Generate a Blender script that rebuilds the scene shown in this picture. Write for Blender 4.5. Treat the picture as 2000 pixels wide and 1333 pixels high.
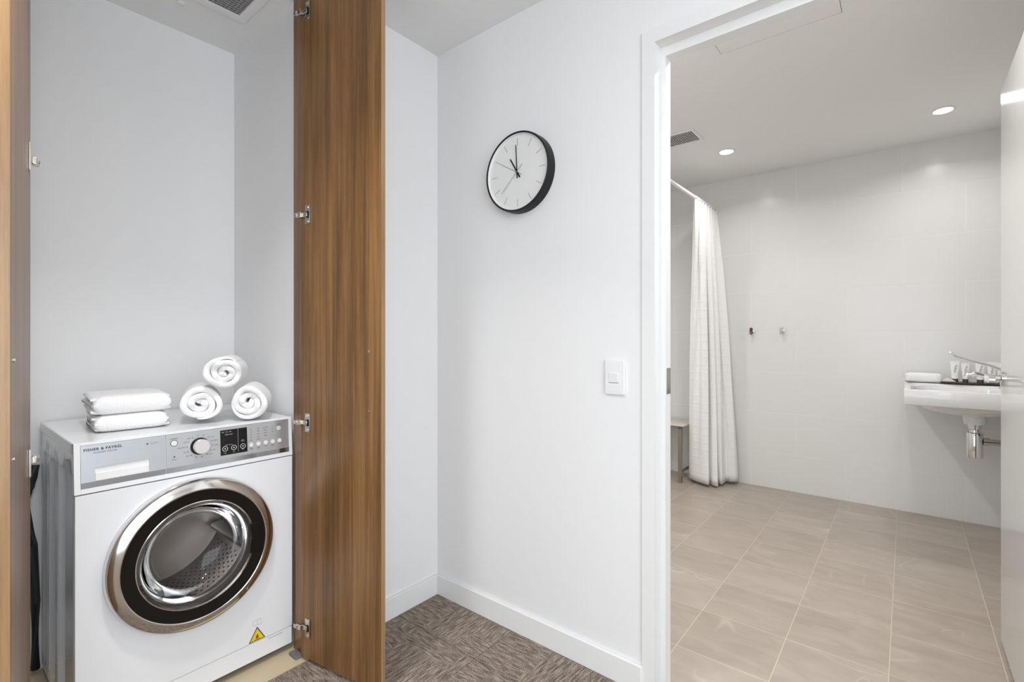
import bpy, bmesh, math, random
from mathutils import Vector, Matrix
random.seed(7)
S = bpy.context.scene
COL = S.collection
for o in list(bpy.data.objects): bpy.data.objects.remove(o)

# ------------------------------------------------------------------ camera
F = 948.0; TH = math.atan(770/948.0); EYE = 1.16
cd = bpy.data.cameras.new('camera'); cam = bpy.data.objects.new('camera', cd); COL.objects.link(cam)
cd.sensor_fit = 'HORIZONTAL'; cd.sensor_width = 36; cd.lens = 36*F/2000.0
cd.shift_y = -6.5/2000.0
cam.location = (0, 0, EYE); cam.rotation_euler = (math.pi/2, 0, TH)
cd.clip_start = 0.02
S.camera = cam
# ------------------------------------------------------------------ world, exposure
S.view_settings.view_transform = 'Standard'; S.view_settings.look = 'None'
S.view_settings.gamma = 1; S.view_settings.exposure = 0.0
try: S.view_settings.use_curve_mapping = False
except Exception: pass
w = bpy.data.worlds.new('world'); S.world = w; w.use_nodes = True
w.node_tree.nodes['Background'].inputs[0].default_value = (0.75, 0.87, 1.0, 1)
w.node_tree.nodes['Background'].inputs[1].default_value = 1.0

def area(name, loc, rot, sx, sy, power, color=(1,1,1), shape='RECTANGLE', spread=math.pi):
    d = bpy.data.lights.new(name, 'AREA'); d.shape = shape; d.size = sx
    if shape in ('RECTANGLE', 'ELLIPSE'): d.size_y = sy
    d.energy = power; d.color = color; d.spread = spread
    o = bpy.data.objects.new(name, d); COL.objects.link(o); o.location = loc; o.rotation_euler = rot
    return o
# daylight through the window behind the camera
area('window_daylight', (0.3, -2.52, 1.25), (math.pi/2, 0, 0), 3.0, 2.1, 30, (0.92, 0.96, 1.0))
# daylight through the window on the right of the hall
area('side_window_daylight', (2.13, -0.75, 1.25), (math.pi/2, 0, math.pi/2), 2.7, 2.1, 70, (0.89, 0.945, 1.0))
# hall downlights (all above and behind the frame)
HALL_DL = [(-0.75, 0.10), (0.35, 0.85), (0.35, -0.9), (-0.75, -1.3), (1.4, 0.1)]
for x, y in HALL_DL:
    area('hall_downlight_and_fill', (x, y, 2.425), (0, 0, 0), 0.16, 0.16, 3.2, (1.0, 0.98, 0.96), 'DISK')
area('hall_downlight_and_fill', (-1.16, 0.34, 2.425), (0, 0, 0), 0.16, 0.16, 6.5, (1.0, 0.98, 0.96), 'DISK', math.radians(100))  # lamp without fixture, added to brighten washer lid and towels
# bathroom downlights; last two hidden, added to brighten near floor and curtain
BATH_DL_AND_FILL = [(-0.958, 3.517), (0.161, 3.644), (-1.75, 2.9), (-0.1, 1.98), (-1.0, 2.0)]
for i_, (x, y) in enumerate(BATH_DL_AND_FILL):
    area('bathroom_downlight_and_fill', (x, y, 2.425), (0, 0, 0), 0.085, 0.085, (3.7, 3.5, 6.0, 8.0, 11.0)[i_], (1.0, 0.985, 0.965), 'DISK', math.radians(150))

# ------------------------------------------------------------------ materials
def newmat(name):
    m = bpy.data.materials.new(name); m.use_nodes = True
    nt = m.node_tree; b = nt.nodes['Principled BSDF']
    return m, nt, b
def srgb(r, g, b):
    f = lambda c: (c/255/12.92) if c/255 <= 0.04045 else ((c/255+0.055)/1.055)**2.4
    return (f(r), f(g), f(b), 1)
def plain(name, col, rough=0.5, metal=0.0, noise=0.0, nscale=20, bump=0.0, bscale=200, coat=0.0, spec=0.5):
    m, nt, b = newmat(name)
    b.inputs['Base Color'].default_value = col; b.inputs['Roughness'].default_value = rough
    b.inputs['Metallic'].default_value = metal; b.inputs['Coat Weight'].default_value = coat
    b.inputs['Specular IOR Level'].default_value = spec
    tc = nt.nodes.new('ShaderNodeTexCoord')
    n = nt.nodes.new('ShaderNodeTexNoise'); n.inputs['Scale'].default_value = nscale; n.inputs['Detail'].default_value = 4
    nt.links.new(tc.outputs['Object'], n.inputs['Vector'])
    mx = nt.nodes.new('ShaderNodeMix'); mx.data_type = 'RGBA'
    k = max(noise, 0.015)
    mx.inputs[6].default_value = tuple(c*(1-k) for c in col[:3])+(1,)
    mx.inputs[7].default_value = tuple(min(1, c*(1+k)) for c in col[:3])+(1,)
    nt.links.new(n.outputs['Fac'], mx.inputs[0]); nt.links.new(mx.outputs[2], b.inputs['Base Color'])
    if bump:
        n2 = nt.nodes.new('ShaderNodeTexNoise'); n2.inputs['Scale'].default_value = bscale; n2.inputs['Detail'].default_value = 3
        nt.links.new(tc.outputs['Object'], n2.inputs['Vector'])
        bp = nt.nodes.new('ShaderNodeBump'); bp.inputs['Strength'].default_value = bump; bp.inputs['Distance'].default_value = 0.002
        nt.links.new(n2.outputs['Fac'], bp.inputs['Height']); nt.links.new(bp.outputs[0], b.inputs['Normal'])
    return m
M = {}
M['paint'] = plain('wall_paint', (0.84, 0.84, 0.84, 1), 0.6, bump=0.03, bscale=300)
M['ceil'] = plain('ceiling_paint', (0.86, 0.855, 0.845, 1), 0.8)
M['trim'] = plain('trim_gloss_paint', (0.83, 0.83, 0.82, 1), 0.30)
M['frame'] = plain('door_frame_paint', (0.82, 0.82, 0.81, 1), 0.35)
M['doorpaint'] = plain('door_satin_paint', (0.66, 0.655, 0.64, 1), 0.15, coat=0.3)
M['grout_wall'] = plain('wall_grout', (0.86, 0.85, 0.83, 1), 0.6)
M['grout_floor'] = plain('floor_grout', srgb(198, 184, 166), 0.85, bump=0.2)
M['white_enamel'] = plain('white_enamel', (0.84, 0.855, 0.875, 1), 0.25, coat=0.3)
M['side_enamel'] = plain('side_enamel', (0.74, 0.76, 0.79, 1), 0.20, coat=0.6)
M['silver'] = plain('silver_fascia', (0.56, 0.57, 0.58, 1), 0.30, metal=0.7)
M['silver_pale'] = plain('silver_drawer', (0.52, 0.545, 0.57, 1), 0.35, metal=0.6)
M['silver_band'] = plain('silver_band', (0.42, 0.42, 0.43, 1), 0.12, metal=0.95)
M['chrome'] = plain('chrome', (0.72, 0.71, 0.70, 1), 0.07, metal=1.0)
M['chrome_soft'] = plain('brushed_chrome', (0.74, 0.72, 0.70, 1), 0.10, metal=1.0)
M['nickel'] = plain('nickel', (0.58, 0.55, 0.50, 1), 0.22, metal=1.0)
M['knobmetal'] = plain('knob_metal', (0.82, 0.79, 0.76, 1), 0.25, metal=0.9)
M['black'] = plain('black_gloss', (0.006, 0.005, 0.004, 1), 0.22, spec=0.3)
M['blackmatt'] = plain('black_satin', (0.009, 0.009, 0.010, 1), 0.45, spec=0.3)
M['rubber'] = plain('grey_rubber', (0.10, 0.095, 0.09, 1), 0.5)
M['display'] = plain('display_glass', (0.006, 0.005, 0.005, 1), 0.15, spec=0.3)
M['ink'] = plain('dark_print', (0.03, 0.035, 0.045, 1), 0.5)
M['ink_blue'] = plain('teal_print', (0.10, 0.22, 0.30, 1), 0.5)
M['ink_white'] = plain('white_print', (0.75, 0.75, 0.75, 1), 0.5)
M['ink_grey'] = plain('grey_print', (0.32, 0.32, 0.33, 1), 0.5)
M['button'] = plain('pale_button', (0.80, 0.80, 0.79, 1), 0.3)
M['yellow'] = plain('yellow_label', (0.80, 0.62, 0.02, 1), 0.45)
M['red'] = plain('red_print', (0.45, 0.06, 0.02, 1), 0.5)
M['hose'] = plain('black_hose', (0.02, 0.02, 0.022, 1), 0.5)
M['darkhole'] = plain('dark_perforation', (0.02, 0.02, 0.02, 1), 0.7)
M['drum'] = plain('drum_steel', (0.60, 0.58, 0.56, 1), 0.30, metal=0.9)
M['ceramic'] = plain('white_ceramic', (0.84, 0.84, 0.84, 1), 0.08, coat=0.3)
M['plastic'] = plain('white_plastic', (0.84, 0.84, 0.84, 1), 0.3)
M['clockface'] = plain('clock_face', (0.80, 0.80, 0.79, 1), 0.5)
M['clockmark'] = plain('clock_mark', (0.20, 0.20, 0.20, 1), 0.4)
M['vent_grey'] = plain('vent_grille', (0.42, 0.42, 0.42, 1), 0.5)
M['vent_dark'] = plain('vent_void', (0.03, 0.03, 0.03, 1), 0.9)
M['steelbrown'] = plain('stool_leg_metal', (0.34, 0.30, 0.26, 1), 0.35, metal=0.7)
M['seatboard'] = plain('stool_seat', (0.66, 0.62, 0.58, 1), 0.4)
M['tray'] = plain('dark_tray', (0.035, 0.022, 0.018, 1), 0.35)
M['packet'] = plain('pale_packet', (0.80, 0.75, 0.71, 1), 0.5)
M['browncap'] = plain('brown_cap', (0.07, 0.05, 0.04, 1), 0.35)
M['bronze'] = plain('bronze_hook', (0.12, 0.08, 0.06, 1), 0.35, metal=0.7)
M['vinyl'] = plain('beige_vinyl', srgb(205, 190, 160), 0.5, noise=0.06, nscale=8)
M['concrete'] = plain('grey_block', (0.16, 0.16, 0.17, 1), 0.8)

m, nt, b = newmat('clear_glass'); b.inputs['Base Color'].default_value = (0.93, 0.91, 0.90, 1)
nt.nodes.remove(b)
_t = nt.nodes.new('ShaderNodeBsdfTransparent'); _t.inputs[0].default_value = (0.90, 0.88, 0.87, 1)
_g = nt.nodes.new('ShaderNodeBsdfGlossy'); _g.inputs['Roughness'].default_value = 0.03
_f = nt.nodes.new('ShaderNodeFresnel'); _f.inputs[0].default_value = 1.28
_x = nt.nodes.new('ShaderNodeMixShader'); nt.links.new(_f.outputs[0], _x.inputs[0]); nt.links.new(_t.outputs[0], _x.inputs[1]); nt.links.new(_g.outputs[0], _x.inputs[2])
nt.links.new(_x.outputs[0], nt.nodes['Material Output'].inputs[0])
M['glass'] = m
m, nt, b = newmat('window_glass'); b.inputs['Base Color'].default_value = (1, 1, 1, 1)
b.inputs['Roughness'].default_value = 0.0; b.inputs['Transmission Weight'].default_value = 1; b.inputs['IOR'].default_value = 1.45
M['window_glass'] = m
m, nt, b = newmat('lamp_diffuser'); b.inputs['Emission Color'].default_value = (1, 0.97, 0.92, 1); b.inputs['Emission Strength'].default_value = 16
M['lamp'] = m

def wood(name, dark, mid, light, rough=0.32):
    m, nt, b = newmat(name); L = nt.links
    tc = nt.nodes.new('ShaderNodeTexCoord')
    def nz(sc, scale, det, dist=0.0):
        mp = nt.nodes.new('ShaderNodeMapping'); mp.inputs['Scale'].default_value = sc
        L.new(tc.outputs['Object'], mp.inputs[0])
        n = nt.nodes.new('ShaderNodeTexNoise'); n.inputs['Scale'].default_value = scale
        n.inputs['Detail'].default_value = det; n.inputs['Distortion'].default_value = dist
        L.new(mp.outputs[0], n.inputs['Vector']); return n
    a = nz((1, 1, 0.045), 22, 3, 0.25)      # broad bands
    c = nz((1, 1, 0.016), 120, 4, 0.1)     # fine streaks
    e = nz((1, 1, 0.05), 420, 2)           # pores
    mx = nt.nodes.new('ShaderNodeMath'); mx.operation = 'MULTIPLY_ADD'; mx.inputs[1].default_value = 0.52
    L.new(a.outputs['Fac'], mx.inputs[0])
    m2 = nt.nodes.new('ShaderNodeMath'); m2.operation = 'MULTIPLY'; m2.inputs[1].default_value = 0.36
    L.new(c.outputs['Fac'], m2.inputs[0]); L.new(m2.outputs[0], mx.inputs[2])
    m3 = nt.nodes.new('ShaderNodeMath'); m3.operation = 'MULTIPLY_ADD'; m3.inputs[1].default_value = 0.16
    L.new(e.outputs['Fac'], m3.inputs[0]); L.new(mx.outputs[0], m3.inputs[2])
    r = nt.nodes.new('ShaderNodeValToRGB'); L.new(m3.outputs[0], r.inputs[0])
    r.color_ramp.elements[0].position = 0.40; r.color_ramp.elements[0].color = dark
    r.color_ramp.elements[1].position = 0.64; r.color_ramp.elements[1].color = light
    q = r.color_ramp.elements.new(0.52); q.color = mid
    L.new(r.outputs[0], b.inputs['Base Color']); b.inputs['Roughness'].default_value = rough
    bp = nt.nodes.new('ShaderNodeBump'); bp.inputs['Strength'].default_value = 0.06; bp.inputs['Distance'].default_value = 0.001
    L.new(e.outputs['Fac'], bp.inputs['Height']); L.new(bp.outputs[0], b.inputs['Normal'])
    return m
M['wood'] = wood('oak_veneer', srgb(94, 66, 38), srgb(121, 86, 50), srgb(143, 106, 65))
M['edge'] = wood('oak_edge_band', srgb(140, 108, 72), srgb(158, 124, 86), srgb(172, 138, 98), 0.35)

def stone_tile():
    m, nt, b = newmat('beige_stone_tile'); L = nt.links
    tc = nt.nodes.new('ShaderNodeTexCoord'); oi = nt.nodes.new('ShaderNodeObjectInfo')
    mul = nt.nodes.new('ShaderNodeVectorMath'); mul.operation = 'SCALE'; mul.inputs[0].default_value = (13, 7, 5)
    L.new(oi.outputs['Random'], mul.inputs['Scale'])
    add = nt.nodes.new('ShaderNodeVectorMath'); add.operation = 'ADD'
    L.new(tc.outputs['Object'], add.inputs[0]); L.new(mul.outputs[0], add.inputs[1])
    mp = nt.nodes.new('ShaderNodeMapping'); mp.inputs['Scale'].default_value = (2.0, 5.5, 1); mp.inputs['Rotation'].default_value = (0, 0, 0.25)
    L.new(add.outputs[0], mp.inputs[0])
    n = nt.nodes.new('ShaderNodeTexNoise'); n.inputs['Scale'].default_value = 2.2; n.inputs['Detail'].default_value = 9; n.inputs['Distortion'].default_value = 0.9
    L.new(mp.outputs[0], n.inputs['Vector'])
    r = nt.nodes.new('ShaderNodeValToRGB'); L.new(n.outputs['Fac'], r.inputs[0])
    r.color_ramp.elements[0].position = 0.32; r.color_ramp.elements[0].color = srgb(162, 150, 138)
    r.color_ramp.elements[1].position = 0.70; r.color_ramp.elements[1].color = srgb(176, 165, 154)
    # veins
    v = nt.nodes.new('ShaderNodeTexNoise'); v.inputs['Scale'].default_value = 1.6; v.inputs['Detail'].default_value = 2; v.inputs['Distortion'].default_value = 0.7
    L.new(add.outputs[0], v.inputs['Vector'])
    s = nt.nodes.new('ShaderNodeMath'); s.operation = 'SUBTRACT'; s.inputs[1].default_value = 0.5; L.new(v.outputs['Fac'], s.inputs[0])
    ab = nt.nodes.new('ShaderNodeMath'); ab.operation = 'ABSOLUTE'; L.new(s.outputs[0], ab.inputs[0])
    vr = nt.nodes.new('ShaderNodeValToRGB'); L.new(ab.outputs[0], vr.inputs[0])
    vr.color_ramp.elements[0].position = 0.0; vr.color_ramp.elements[0].color = (0.26, 0.26, 0.26, 1)
    vr.color_ramp.elements[1].position = 0.009; vr.color_ramp.elements[1].color = (0, 0, 0, 1)
    mk = nt.nodes.new('ShaderNodeTexNoise'); mk.inputs['Scale'].default_value = 3.0; L.new(add.outputs[0], mk.inputs['Vector'])
    mr = nt.nodes.new('ShaderNodeValToRGB'); L.new(mk.outputs['Fac'], mr.inputs[0])
    mr.color_ramp.elements[0].position = 0.50; mr.color_ramp.elements[1].position = 0.62
    mm = nt.nodes.new('ShaderNodeMath'); mm.operation = 'MULTIPLY'; L.new(vr.outputs[0], mm.inputs[0]); L.new(mr.outputs[0], mm.inputs[1])
    mx = nt.nodes.new('ShaderNodeMix'); mx.data_type = 'RGBA'; L.new(mm.outputs[0], mx.inputs[0])
    L.new(r.outputs[0], mx.inputs[6]); mx.inputs[7].default_value = srgb(220, 214, 208)
    hs = nt.nodes.new('ShaderNodeHueSaturation'); L.new(mx.outputs[2], hs.inputs['Color'])
    mv = nt.nodes.new('ShaderNodeMapRange'); mv.inputs[3].default_value = 0.95; mv.inputs[4].default_value = 1.05
    L.new(oi.outputs['Random'], mv.inputs[0]); L.new(mv.outputs[0], hs.inputs['Value'])
    L.new(hs.outputs[0], b.inputs['Base Color']); b.inputs['Roughness'].default_value = 0.34
    return m
M['stone'] = stone_tile()
M['walltile'] = plain('white_wall_tile', (0.79, 0.785, 0.775, 1), 0.22, bump=0.10, bscale=14)

def carpet_mat():
    m, nt, b = newmat('brown_carpet'); L = nt.links
    tc = nt.nodes.new('ShaderNodeTexCoord')
    def noise(sc, scale, det):
        mp = nt.nodes.new('ShaderNodeMapping'); mp.inputs['Scale'].default_value = sc; L.new(tc.outputs['Object'], mp.inputs[0])
        n = nt.nodes.new('ShaderNodeTexNoise'); n.inputs['Scale'].default_value = scale; n.inputs['Detail'].default_value = det
        L.new(mp.outputs[0], n.inputs['Vector']); return n
    ax = noise((0.14, 1, 1), 150, 2); ay = noise((1, 0.14, 1), 150, 2)
    ck = nt.nodes.new('ShaderNodeTexVoronoi'); ck.distance = 'CHEBYCHEV'; ck.inputs['Scale'].default_value = 4.2; ck.inputs['Randomness'].default_value = 0.6
    L.new(tc.outputs['Object'], ck.inputs['Vector'])
    sp = nt.nodes.new('ShaderNodeSeparateColor'); L.new(ck.outputs['Color'], sp.inputs[0])
    gt = nt.nodes.new('ShaderNodeMath'); gt.operation = 'GREATER_THAN'; gt.inputs[1].default_value = 0.5; L.new(sp.outputs[0], gt.inputs[0])
    mx = nt.nodes.new('ShaderNodeMix'); mx.data_type = 'FLOAT'; L.new(gt.outputs[0], mx.inputs[0])
    L.new(ax.outputs['Fac'], mx.inputs[2]); L.new(ay.outputs['Fac'], mx.inputs[3])
    fine = noise((1, 1, 1), 330, 2)
    ad = nt.nodes.new('ShaderNodeMath'); ad.operation = 'MULTIPLY_ADD'; ad.inputs[1].default_value = 1.25
    sb = nt.nodes.new('ShaderNodeMath'); sb.operation = 'SUBTRACT'; sb.inputs[1].default_value = 0.625
    L.new(fine.outputs['Fac'], ad.inputs[0]); L.new(mx.outputs[0], ad.inputs[2]); L.new(ad.outputs[0], sb.inputs[0])
    r = nt.nodes.new('ShaderNodeValToRGB'); L.new(sb.outputs[0], r.inputs[0])
    r.color_ramp.elements[0].position = 0.26; r.color_ramp.elements[0].color = srgb(90, 79, 71)
    r.color_ramp.elements[1].position = 0.76; r.color_ramp.elements[1].color = srgb(186, 172, 158)
    q = r.color_ramp.elements.new(0.5); q.color = srgb(138, 125, 114)
    L.new(r.outputs[0], b.inputs['Base Color']); b.inputs['Roughness'].default_value = 0.95; b.inputs['Specular IOR Level'].default_value = 0.1
    bp = nt.nodes.new('ShaderNodeBump'); bp.inputs['Strength'].default_value = 0.7; bp.inputs['Distance'].default_value = 0.003
    L.new(sb.outputs[0], bp.inputs['Height']); L.new(bp.outputs[0], b.inputs['Normal'])
    return m
M['carpet'] = carpet_mat()

def towel_mat(name, scale):
    m, nt, b = newmat(name); L = nt.links
    b.inputs['Base Color'].default_value = (0.90, 0.90, 0.90, 1); b.inputs['Roughness'].default_value = 0.95
    b.inputs['Sheen Weight'].default_value = 0.2; b.inputs['Specular IOR Level'].default_value = 0.1
    tc = nt.nodes.new('ShaderNodeTexCoord')
    n = nt.nodes.new('ShaderNodeTexNoise'); n.inputs['Scale'].default_value = scale; n.inputs['Detail'].default_value = 5
    L.new(tc.outputs['Object'], n.inputs['Vector'])
    bp = nt.nodes.new('ShaderNodeBump'); bp.inputs['Strength'].default_value = 0.6; bp.inputs['Distance'].default_value = 0.004
    L.new(n.outputs['Fac'], bp.inputs['Height']); L.new(bp.outputs[0], b.inputs['Normal'])
    return m
M['towel'] = towel_mat('terry_cloth', 160)
def curtain_mat():
    m, nt, b = newmat('curtain_cloth'); L = nt.links
    b.inputs['Base Color'].default_value = (0.93, 0.93, 0.925, 1); b.inputs['Roughness'].default_value = 0.8
    tc = nt.nodes.new('ShaderNodeTexCoord')
    wv = nt.nodes.new('ShaderNodeTexWave'); wv.bands_direction = 'Z'; wv.inputs['Scale'].default_value = 5.2; wv.inputs['Distortion'].default_value = 0.6
    L.new(tc.outputs['Object'], wv.inputs['Vector'])
    wr = nt.nodes.new('ShaderNodeValToRGB'); wr.color_ramp.elements[0].position = 0.86; wr.color_ramp.elements[1].position = 0.97
    L.new(wv.outputs['Fac'], wr.inputs[0])
    n = nt.nodes.new('ShaderNodeTexNoise'); n.inputs['Scale'].default_value = 90; L.new(tc.outputs['Object'], n.inputs['Vector'])
    ad = nt.nodes.new('ShaderNodeMath'); ad.operation = 'MULTIPLY_ADD'; ad.inputs[1].default_value = 0.5
    L.new(n.outputs['Fac'], ad.inputs[0]); L.new(wr.outputs[0], ad.inputs[2])
    bp = nt.nodes.new('ShaderNodeBump'); bp.inputs['Strength'].default_value = 0.35; bp.inputs['Distance'].default_value = 0.002
    L.new(ad.outputs[0], bp.inputs['Height']); L.new(bp.outputs[0], b.inputs['Normal'])
    return m
M['curtain'] = curtain_mat()

# ------------------------------------------------------------------ mesh helpers (everything in world metres)
def wloc(p):
    v = Vector((0, 0, 0))
    while p is not None:
        v += p.location; p = p.parent
    return v
def obj(name, bm, mat, parent=None, smooth=False, bevel=0.0, angle=40):
    me = bpy.data.meshes.new(name)
    bmesh.ops.recalc_face_normals(bm, faces=bm.faces[:])
    off = wloc(parent)
    bmesh.ops.translate(bm, verts=bm.verts[:], vec=-off)
    # put the origin at the base centre of the shape
    xs = [v.co for v in bm.verts]
    lo = Vector((min(v.x for v in xs), min(v.y for v in xs), min(v.z for v in xs)))
    hi = Vector((max(v.x for v in xs), max(v.y for v in xs), max(v.z for v in xs)))
    c = Vector(((lo.x+hi.x)/2, (lo.y+hi.y)/2, lo.z))
    bmesh.ops.translate(bm, verts=bm.verts[:], vec=-c)
    bm.to_mesh(me); bm.free()
    if smooth:
        for p in me.polygons: p.use_smooth = True
        try: me.set_sharp_from_angle(angle=math.radians(angle))
        except Exception: pass
    o = bpy.data.objects.new(name, me); COL.objects.link(o); o.location = c
    me.materials.append(M[mat] if isinstance(mat, str) else mat)
    if parent is not None: o.parent = parent
    if bevel:
        md = o.modifiers.new('bevel', 'BEVEL'); md.width = bevel; md.segments = 3; md.limit_method = 'ANGLE'
        md.harden_normals = False
        for p in me.polygons: p.use_smooth = True
        try: me.set_sharp_from_angle(angle=math.radians(60))
        except Exception: pass
    return o
def empty(name, loc, label, cat, group=None, kind=None):
    o = bpy.data.objects.new(name, None); COL.objects.link(o); o.location = loc; o.empty_display_size = 0.05
    return tag(o, label, cat, group, kind)
def tag(o, label=None, cat=None, group=None, kind=None):
    if label: o['label'] = label
    if cat: o['category'] = cat
    if group: o['group'] = group
    if kind: o['kind'] = kind
    return o
def BM(): return bmesh.new()
def box(bm, x0, x1, y0, y1, z0, z1):
    vs = [bm.verts.new((x, y, z)) for x in (x0, x1) for y in (y0, y1) for z in (z0, z1)]
    for f in ((0,1,3,2),(4,6,7,5),(0,4,5,1),(2,3,7,6),(0,2,6,4),(1,5,7,3)):
        bm.faces.new([vs[i] for i in f])
    return bm
def boxes(*bs):
    bm = BM()
    for b_ in bs: box(bm, *b_)
    return bm
def frameM(o, ex, ey, ez):
    m = Matrix.Identity(4)
    for i, e in enumerate((ex, ey, ez)):
        e = Vector(e)
        for j in range(3): m[j][i] = e[j]
    for j in range(3): m[j][3] = o[j]
    return m
def obox(bm, mt, x0, x1, y0, y1, z0, z1):
    vs = [bm.verts.new(mt @ Vector((x, y, z))) for x in (x0, x1) for y in (y0, y1) for z in (z0, z1)]
    for f in ((0,1,3,2),(4,6,7,5),(0,4,5,1),(2,3,7,6),(0,2,6,4),(1,5,7,3)):
        bm.faces.new([vs[i] for i in f])
    return bm
def lathe(bm, prof, mt=Matrix.Identity(4), seg=48, close=False, squash=None):
    """prof: (r, h) pairs revolved about local z"""
    rings = []
    for r, h in prof:
        if r < 1e-6: rings.append([bm.verts.new(mt @ Vector((0, 0, h)))])
        else: rings.append([bm.verts.new(mt @ Vector((r*math.cos(2*math.pi*i/seg), r*math.sin(2*math.pi*i/seg), h))) for i in range(seg)])
    pairs = list(zip(rings, rings[1:]))
    if close: pairs.append((rings[-1], rings[0]))
    for a, b_ in pairs:
        for i in range(seg):
            j = (i+1) % seg
            if len(a) == 1 and len(b_) == 1: continue
            if len(a) == 1: bm.faces.new((a[0], b_[i], b_[j]))
            elif len(b_) == 1: bm.faces.new((a[i], a[j], b_[0]))
            else: bm.faces.new((a[i], a[j], b_[j], b_[i]))
    return bm
def tube(bm, pts, r, seg=12, caps=True, radii=None):
    pts = [Vector(p) for p in pts]; rings = []
    up = Vector((0, 0, 1))
    for i, p in enumerate(pts):
        d = (pts[min(i+1, len(pts)-1)]-pts[max(i-1, 0)]).normalized()
        a = d.cross(up)
        if a.length < 1e-3: a = d.cross(Vector((1, 0, 0)))
        a.normalize(); b_ = d.cross(a).normalized()
        rr = radii[i] if radii else r
        rings.append([bm.verts.new(p+rr*(math.cos(2*math.pi*k/seg)*a+math.sin(2*math.pi*k/seg)*b_)) for k in range(seg)])
    for A, B in zip(rings, rings[1:]):
        for k in range(seg): bm.faces.new((A[k], A[(k+1) % seg], B[(k+1) % seg], B[k]))
    if caps:
        bm.faces.new(rings[0]); bm.faces.new(rings[-1][::-1])
    return bm
def prism(bm, pts, mt, h0, h1):
    """2D polygon in local xy, extruded along local z"""
    a = [bm.verts.new(mt @ Vector((x, y, h0))) for x, y in pts]
    b_ = [bm.verts.new(mt @ Vector((x, y, h1))) for x, y in pts]
    bm.faces.new(a[::-1]); bm.faces.new(b_)
    n = len(pts)
    for i in range(n): bm.faces.new((a[i], a[(i+1) % n], b_[(i+1) % n], b_[i]))
    return bm
def rrect(x0, x1, y0, y1, r, n=5):
    out = []
    for cx, cy, a0 in ((x1-r, y1-r, 0), (x0+r, y1-r, 90), (x0+r, y0+r, 180), (x1-r, y0+r, 270)):
        for k in range(n+1):
            a = math.radians(a0+90*k/n); out.append((cx+r*math.cos(a), cy+r*math.sin(a)))
    return out
def circ(cx, cy, r, n=24): return [(cx+r*math.cos(2*math.pi*k/n), cy+r*math.sin(2*math.pi*k/n)) for k in range(n)]
def text_bm(body, size, mt, align='LEFT', ext=0.0002, spacing=1.0, bold=0.0):
    cu = bpy.data.curves.new('txt', 'FONT'); cu.body = body; cu.size = size; cu.align_x = align; cu.extrude = ext
    cu.offset = bold; cu.space_character = spacing; cu.resolution_u = 3
    o = bpy.data.objects.new('txt', cu); COL.objects.link(o)
    dg = bpy.context.evaluated_depsgraph_get(); dg.update()
    me = bpy.data.meshes.new_from_object(o.evaluated_get(dg))
    bpy.data.objects.remove(o)
    bm = BM(); bm.from_mesh(me); bpy.data.meshes.remove(me)
    bmesh.ops.transform(bm, matrix=mt, verts=bm.verts[:])
    return bm
def merge(dst, src):
    me = bpy.data.meshes.new('t'); src.to_mesh(me); src.free(); dst.from_mesh(me); bpy.data.meshes.remove(me); return dst
def struct(name, bm, mat, parent=None, **k):
    o = obj(name, bm, mat, parent, **k)
    if parent is None: o['kind'] = 'structure'
    return o

# ================================================================== THE SETTING
CZ = 2.44
YC = 1.501; XW = -1.656; XB = -2.355
YB = 4.169; XL = -2.15; XR = 0.56; YF = 1.59
# ceilings
CV = (-2.053, -1.75, 0.51, 0.81)         # cupboard vent hole
bx = boxes((XB-0.1, CV[0], -2.7, YC+0.045, CZ, CZ+0.1), (CV[1], 2.3, -2.7, YC+0.045, CZ, CZ+0.1),
           (CV[0], CV[1], -2.7, CV[2], CZ, CZ+0.1), (CV[0], CV[1], CV[3], YC+0.045, CZ, CZ+0.1))
struct('ceiling', bx, 'ceil')
BV = (-1.31, -1.03, 3.02, 3.19)          # bathroom vent hole
AP = (-0.65, -0.195, 1.84, 2.30)         # access panel hole
xs = sorted({XL-0.1, BV[0], BV[1], AP[0], AP[1], XR+0.1}); ys = sorted({YC+0.045, AP[2], AP[3], BV[2], BV[3], YB+0.1})
bx = BM()
for i in range(len(xs)-1):
    for j in range(len(ys)-1):
        cx, cy = (xs[i]+xs[i+1])/2, (ys[j]+ys[j+1])/2
        if BV[0] < cx < BV[1] and BV[2] < cy < BV[3]: continue
        if AP[0] < cx < AP[1] and AP[2] < cy < AP[3]: continue
        box(bx, xs[i], xs[i+1], ys[j], ys[j+1], CZ, CZ+0.1)
struct('ceiling', bx, 'ceil')
ap = struct('trim_1', boxes((AP[0]+0.002, AP[1]-0.002, AP[2]+0.002, AP[3]-0.002, CZ+0.0006, CZ+0.02)), 'ceil')
# walls of the hall
struct('wall_left', boxes((-1.80, XW, 0.925, YC, 0, CZ), (-1.80, XW, -2.6, 0.125, 0, CZ)), 'paint')
OX0, OX1, OZ = -0.655, 0.36, 2.14
struct('wall_front', boxes((XL-0.1, OX0, YC, YF, 0, CZ), (OX1, 2.3, YC, YF, 0, CZ), (OX0, OX1, YC, YF, OZ, CZ)), 'paint')
struct('wall_right', boxes((2.2, 2.3, -2.7, -2.15, 0, CZ), (2.2, 2.3, 0.65, YC, 0, CZ), (2.2, 2.3, -2.15, 0.65, 0, 0.15), (2.2, 2.3, -2.15, 0.65, 2.33, CZ)), 'paint')
wr = struct('window_2', boxes((2.21, 2.29, -2.15, -2.10, 0.15, 2.33), (2.21, 2.29, 0.60, 0.65, 0.15, 2.33), (2.21, 2.29, -0.78, -0.72, 0.15, 2.33), (2.21, 2.29, -2.10, 0.60, 0.15, 0.20), (2.21, 2.29, -2.10, 0.60, 2.28, 2.33)), 'trim')
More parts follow.
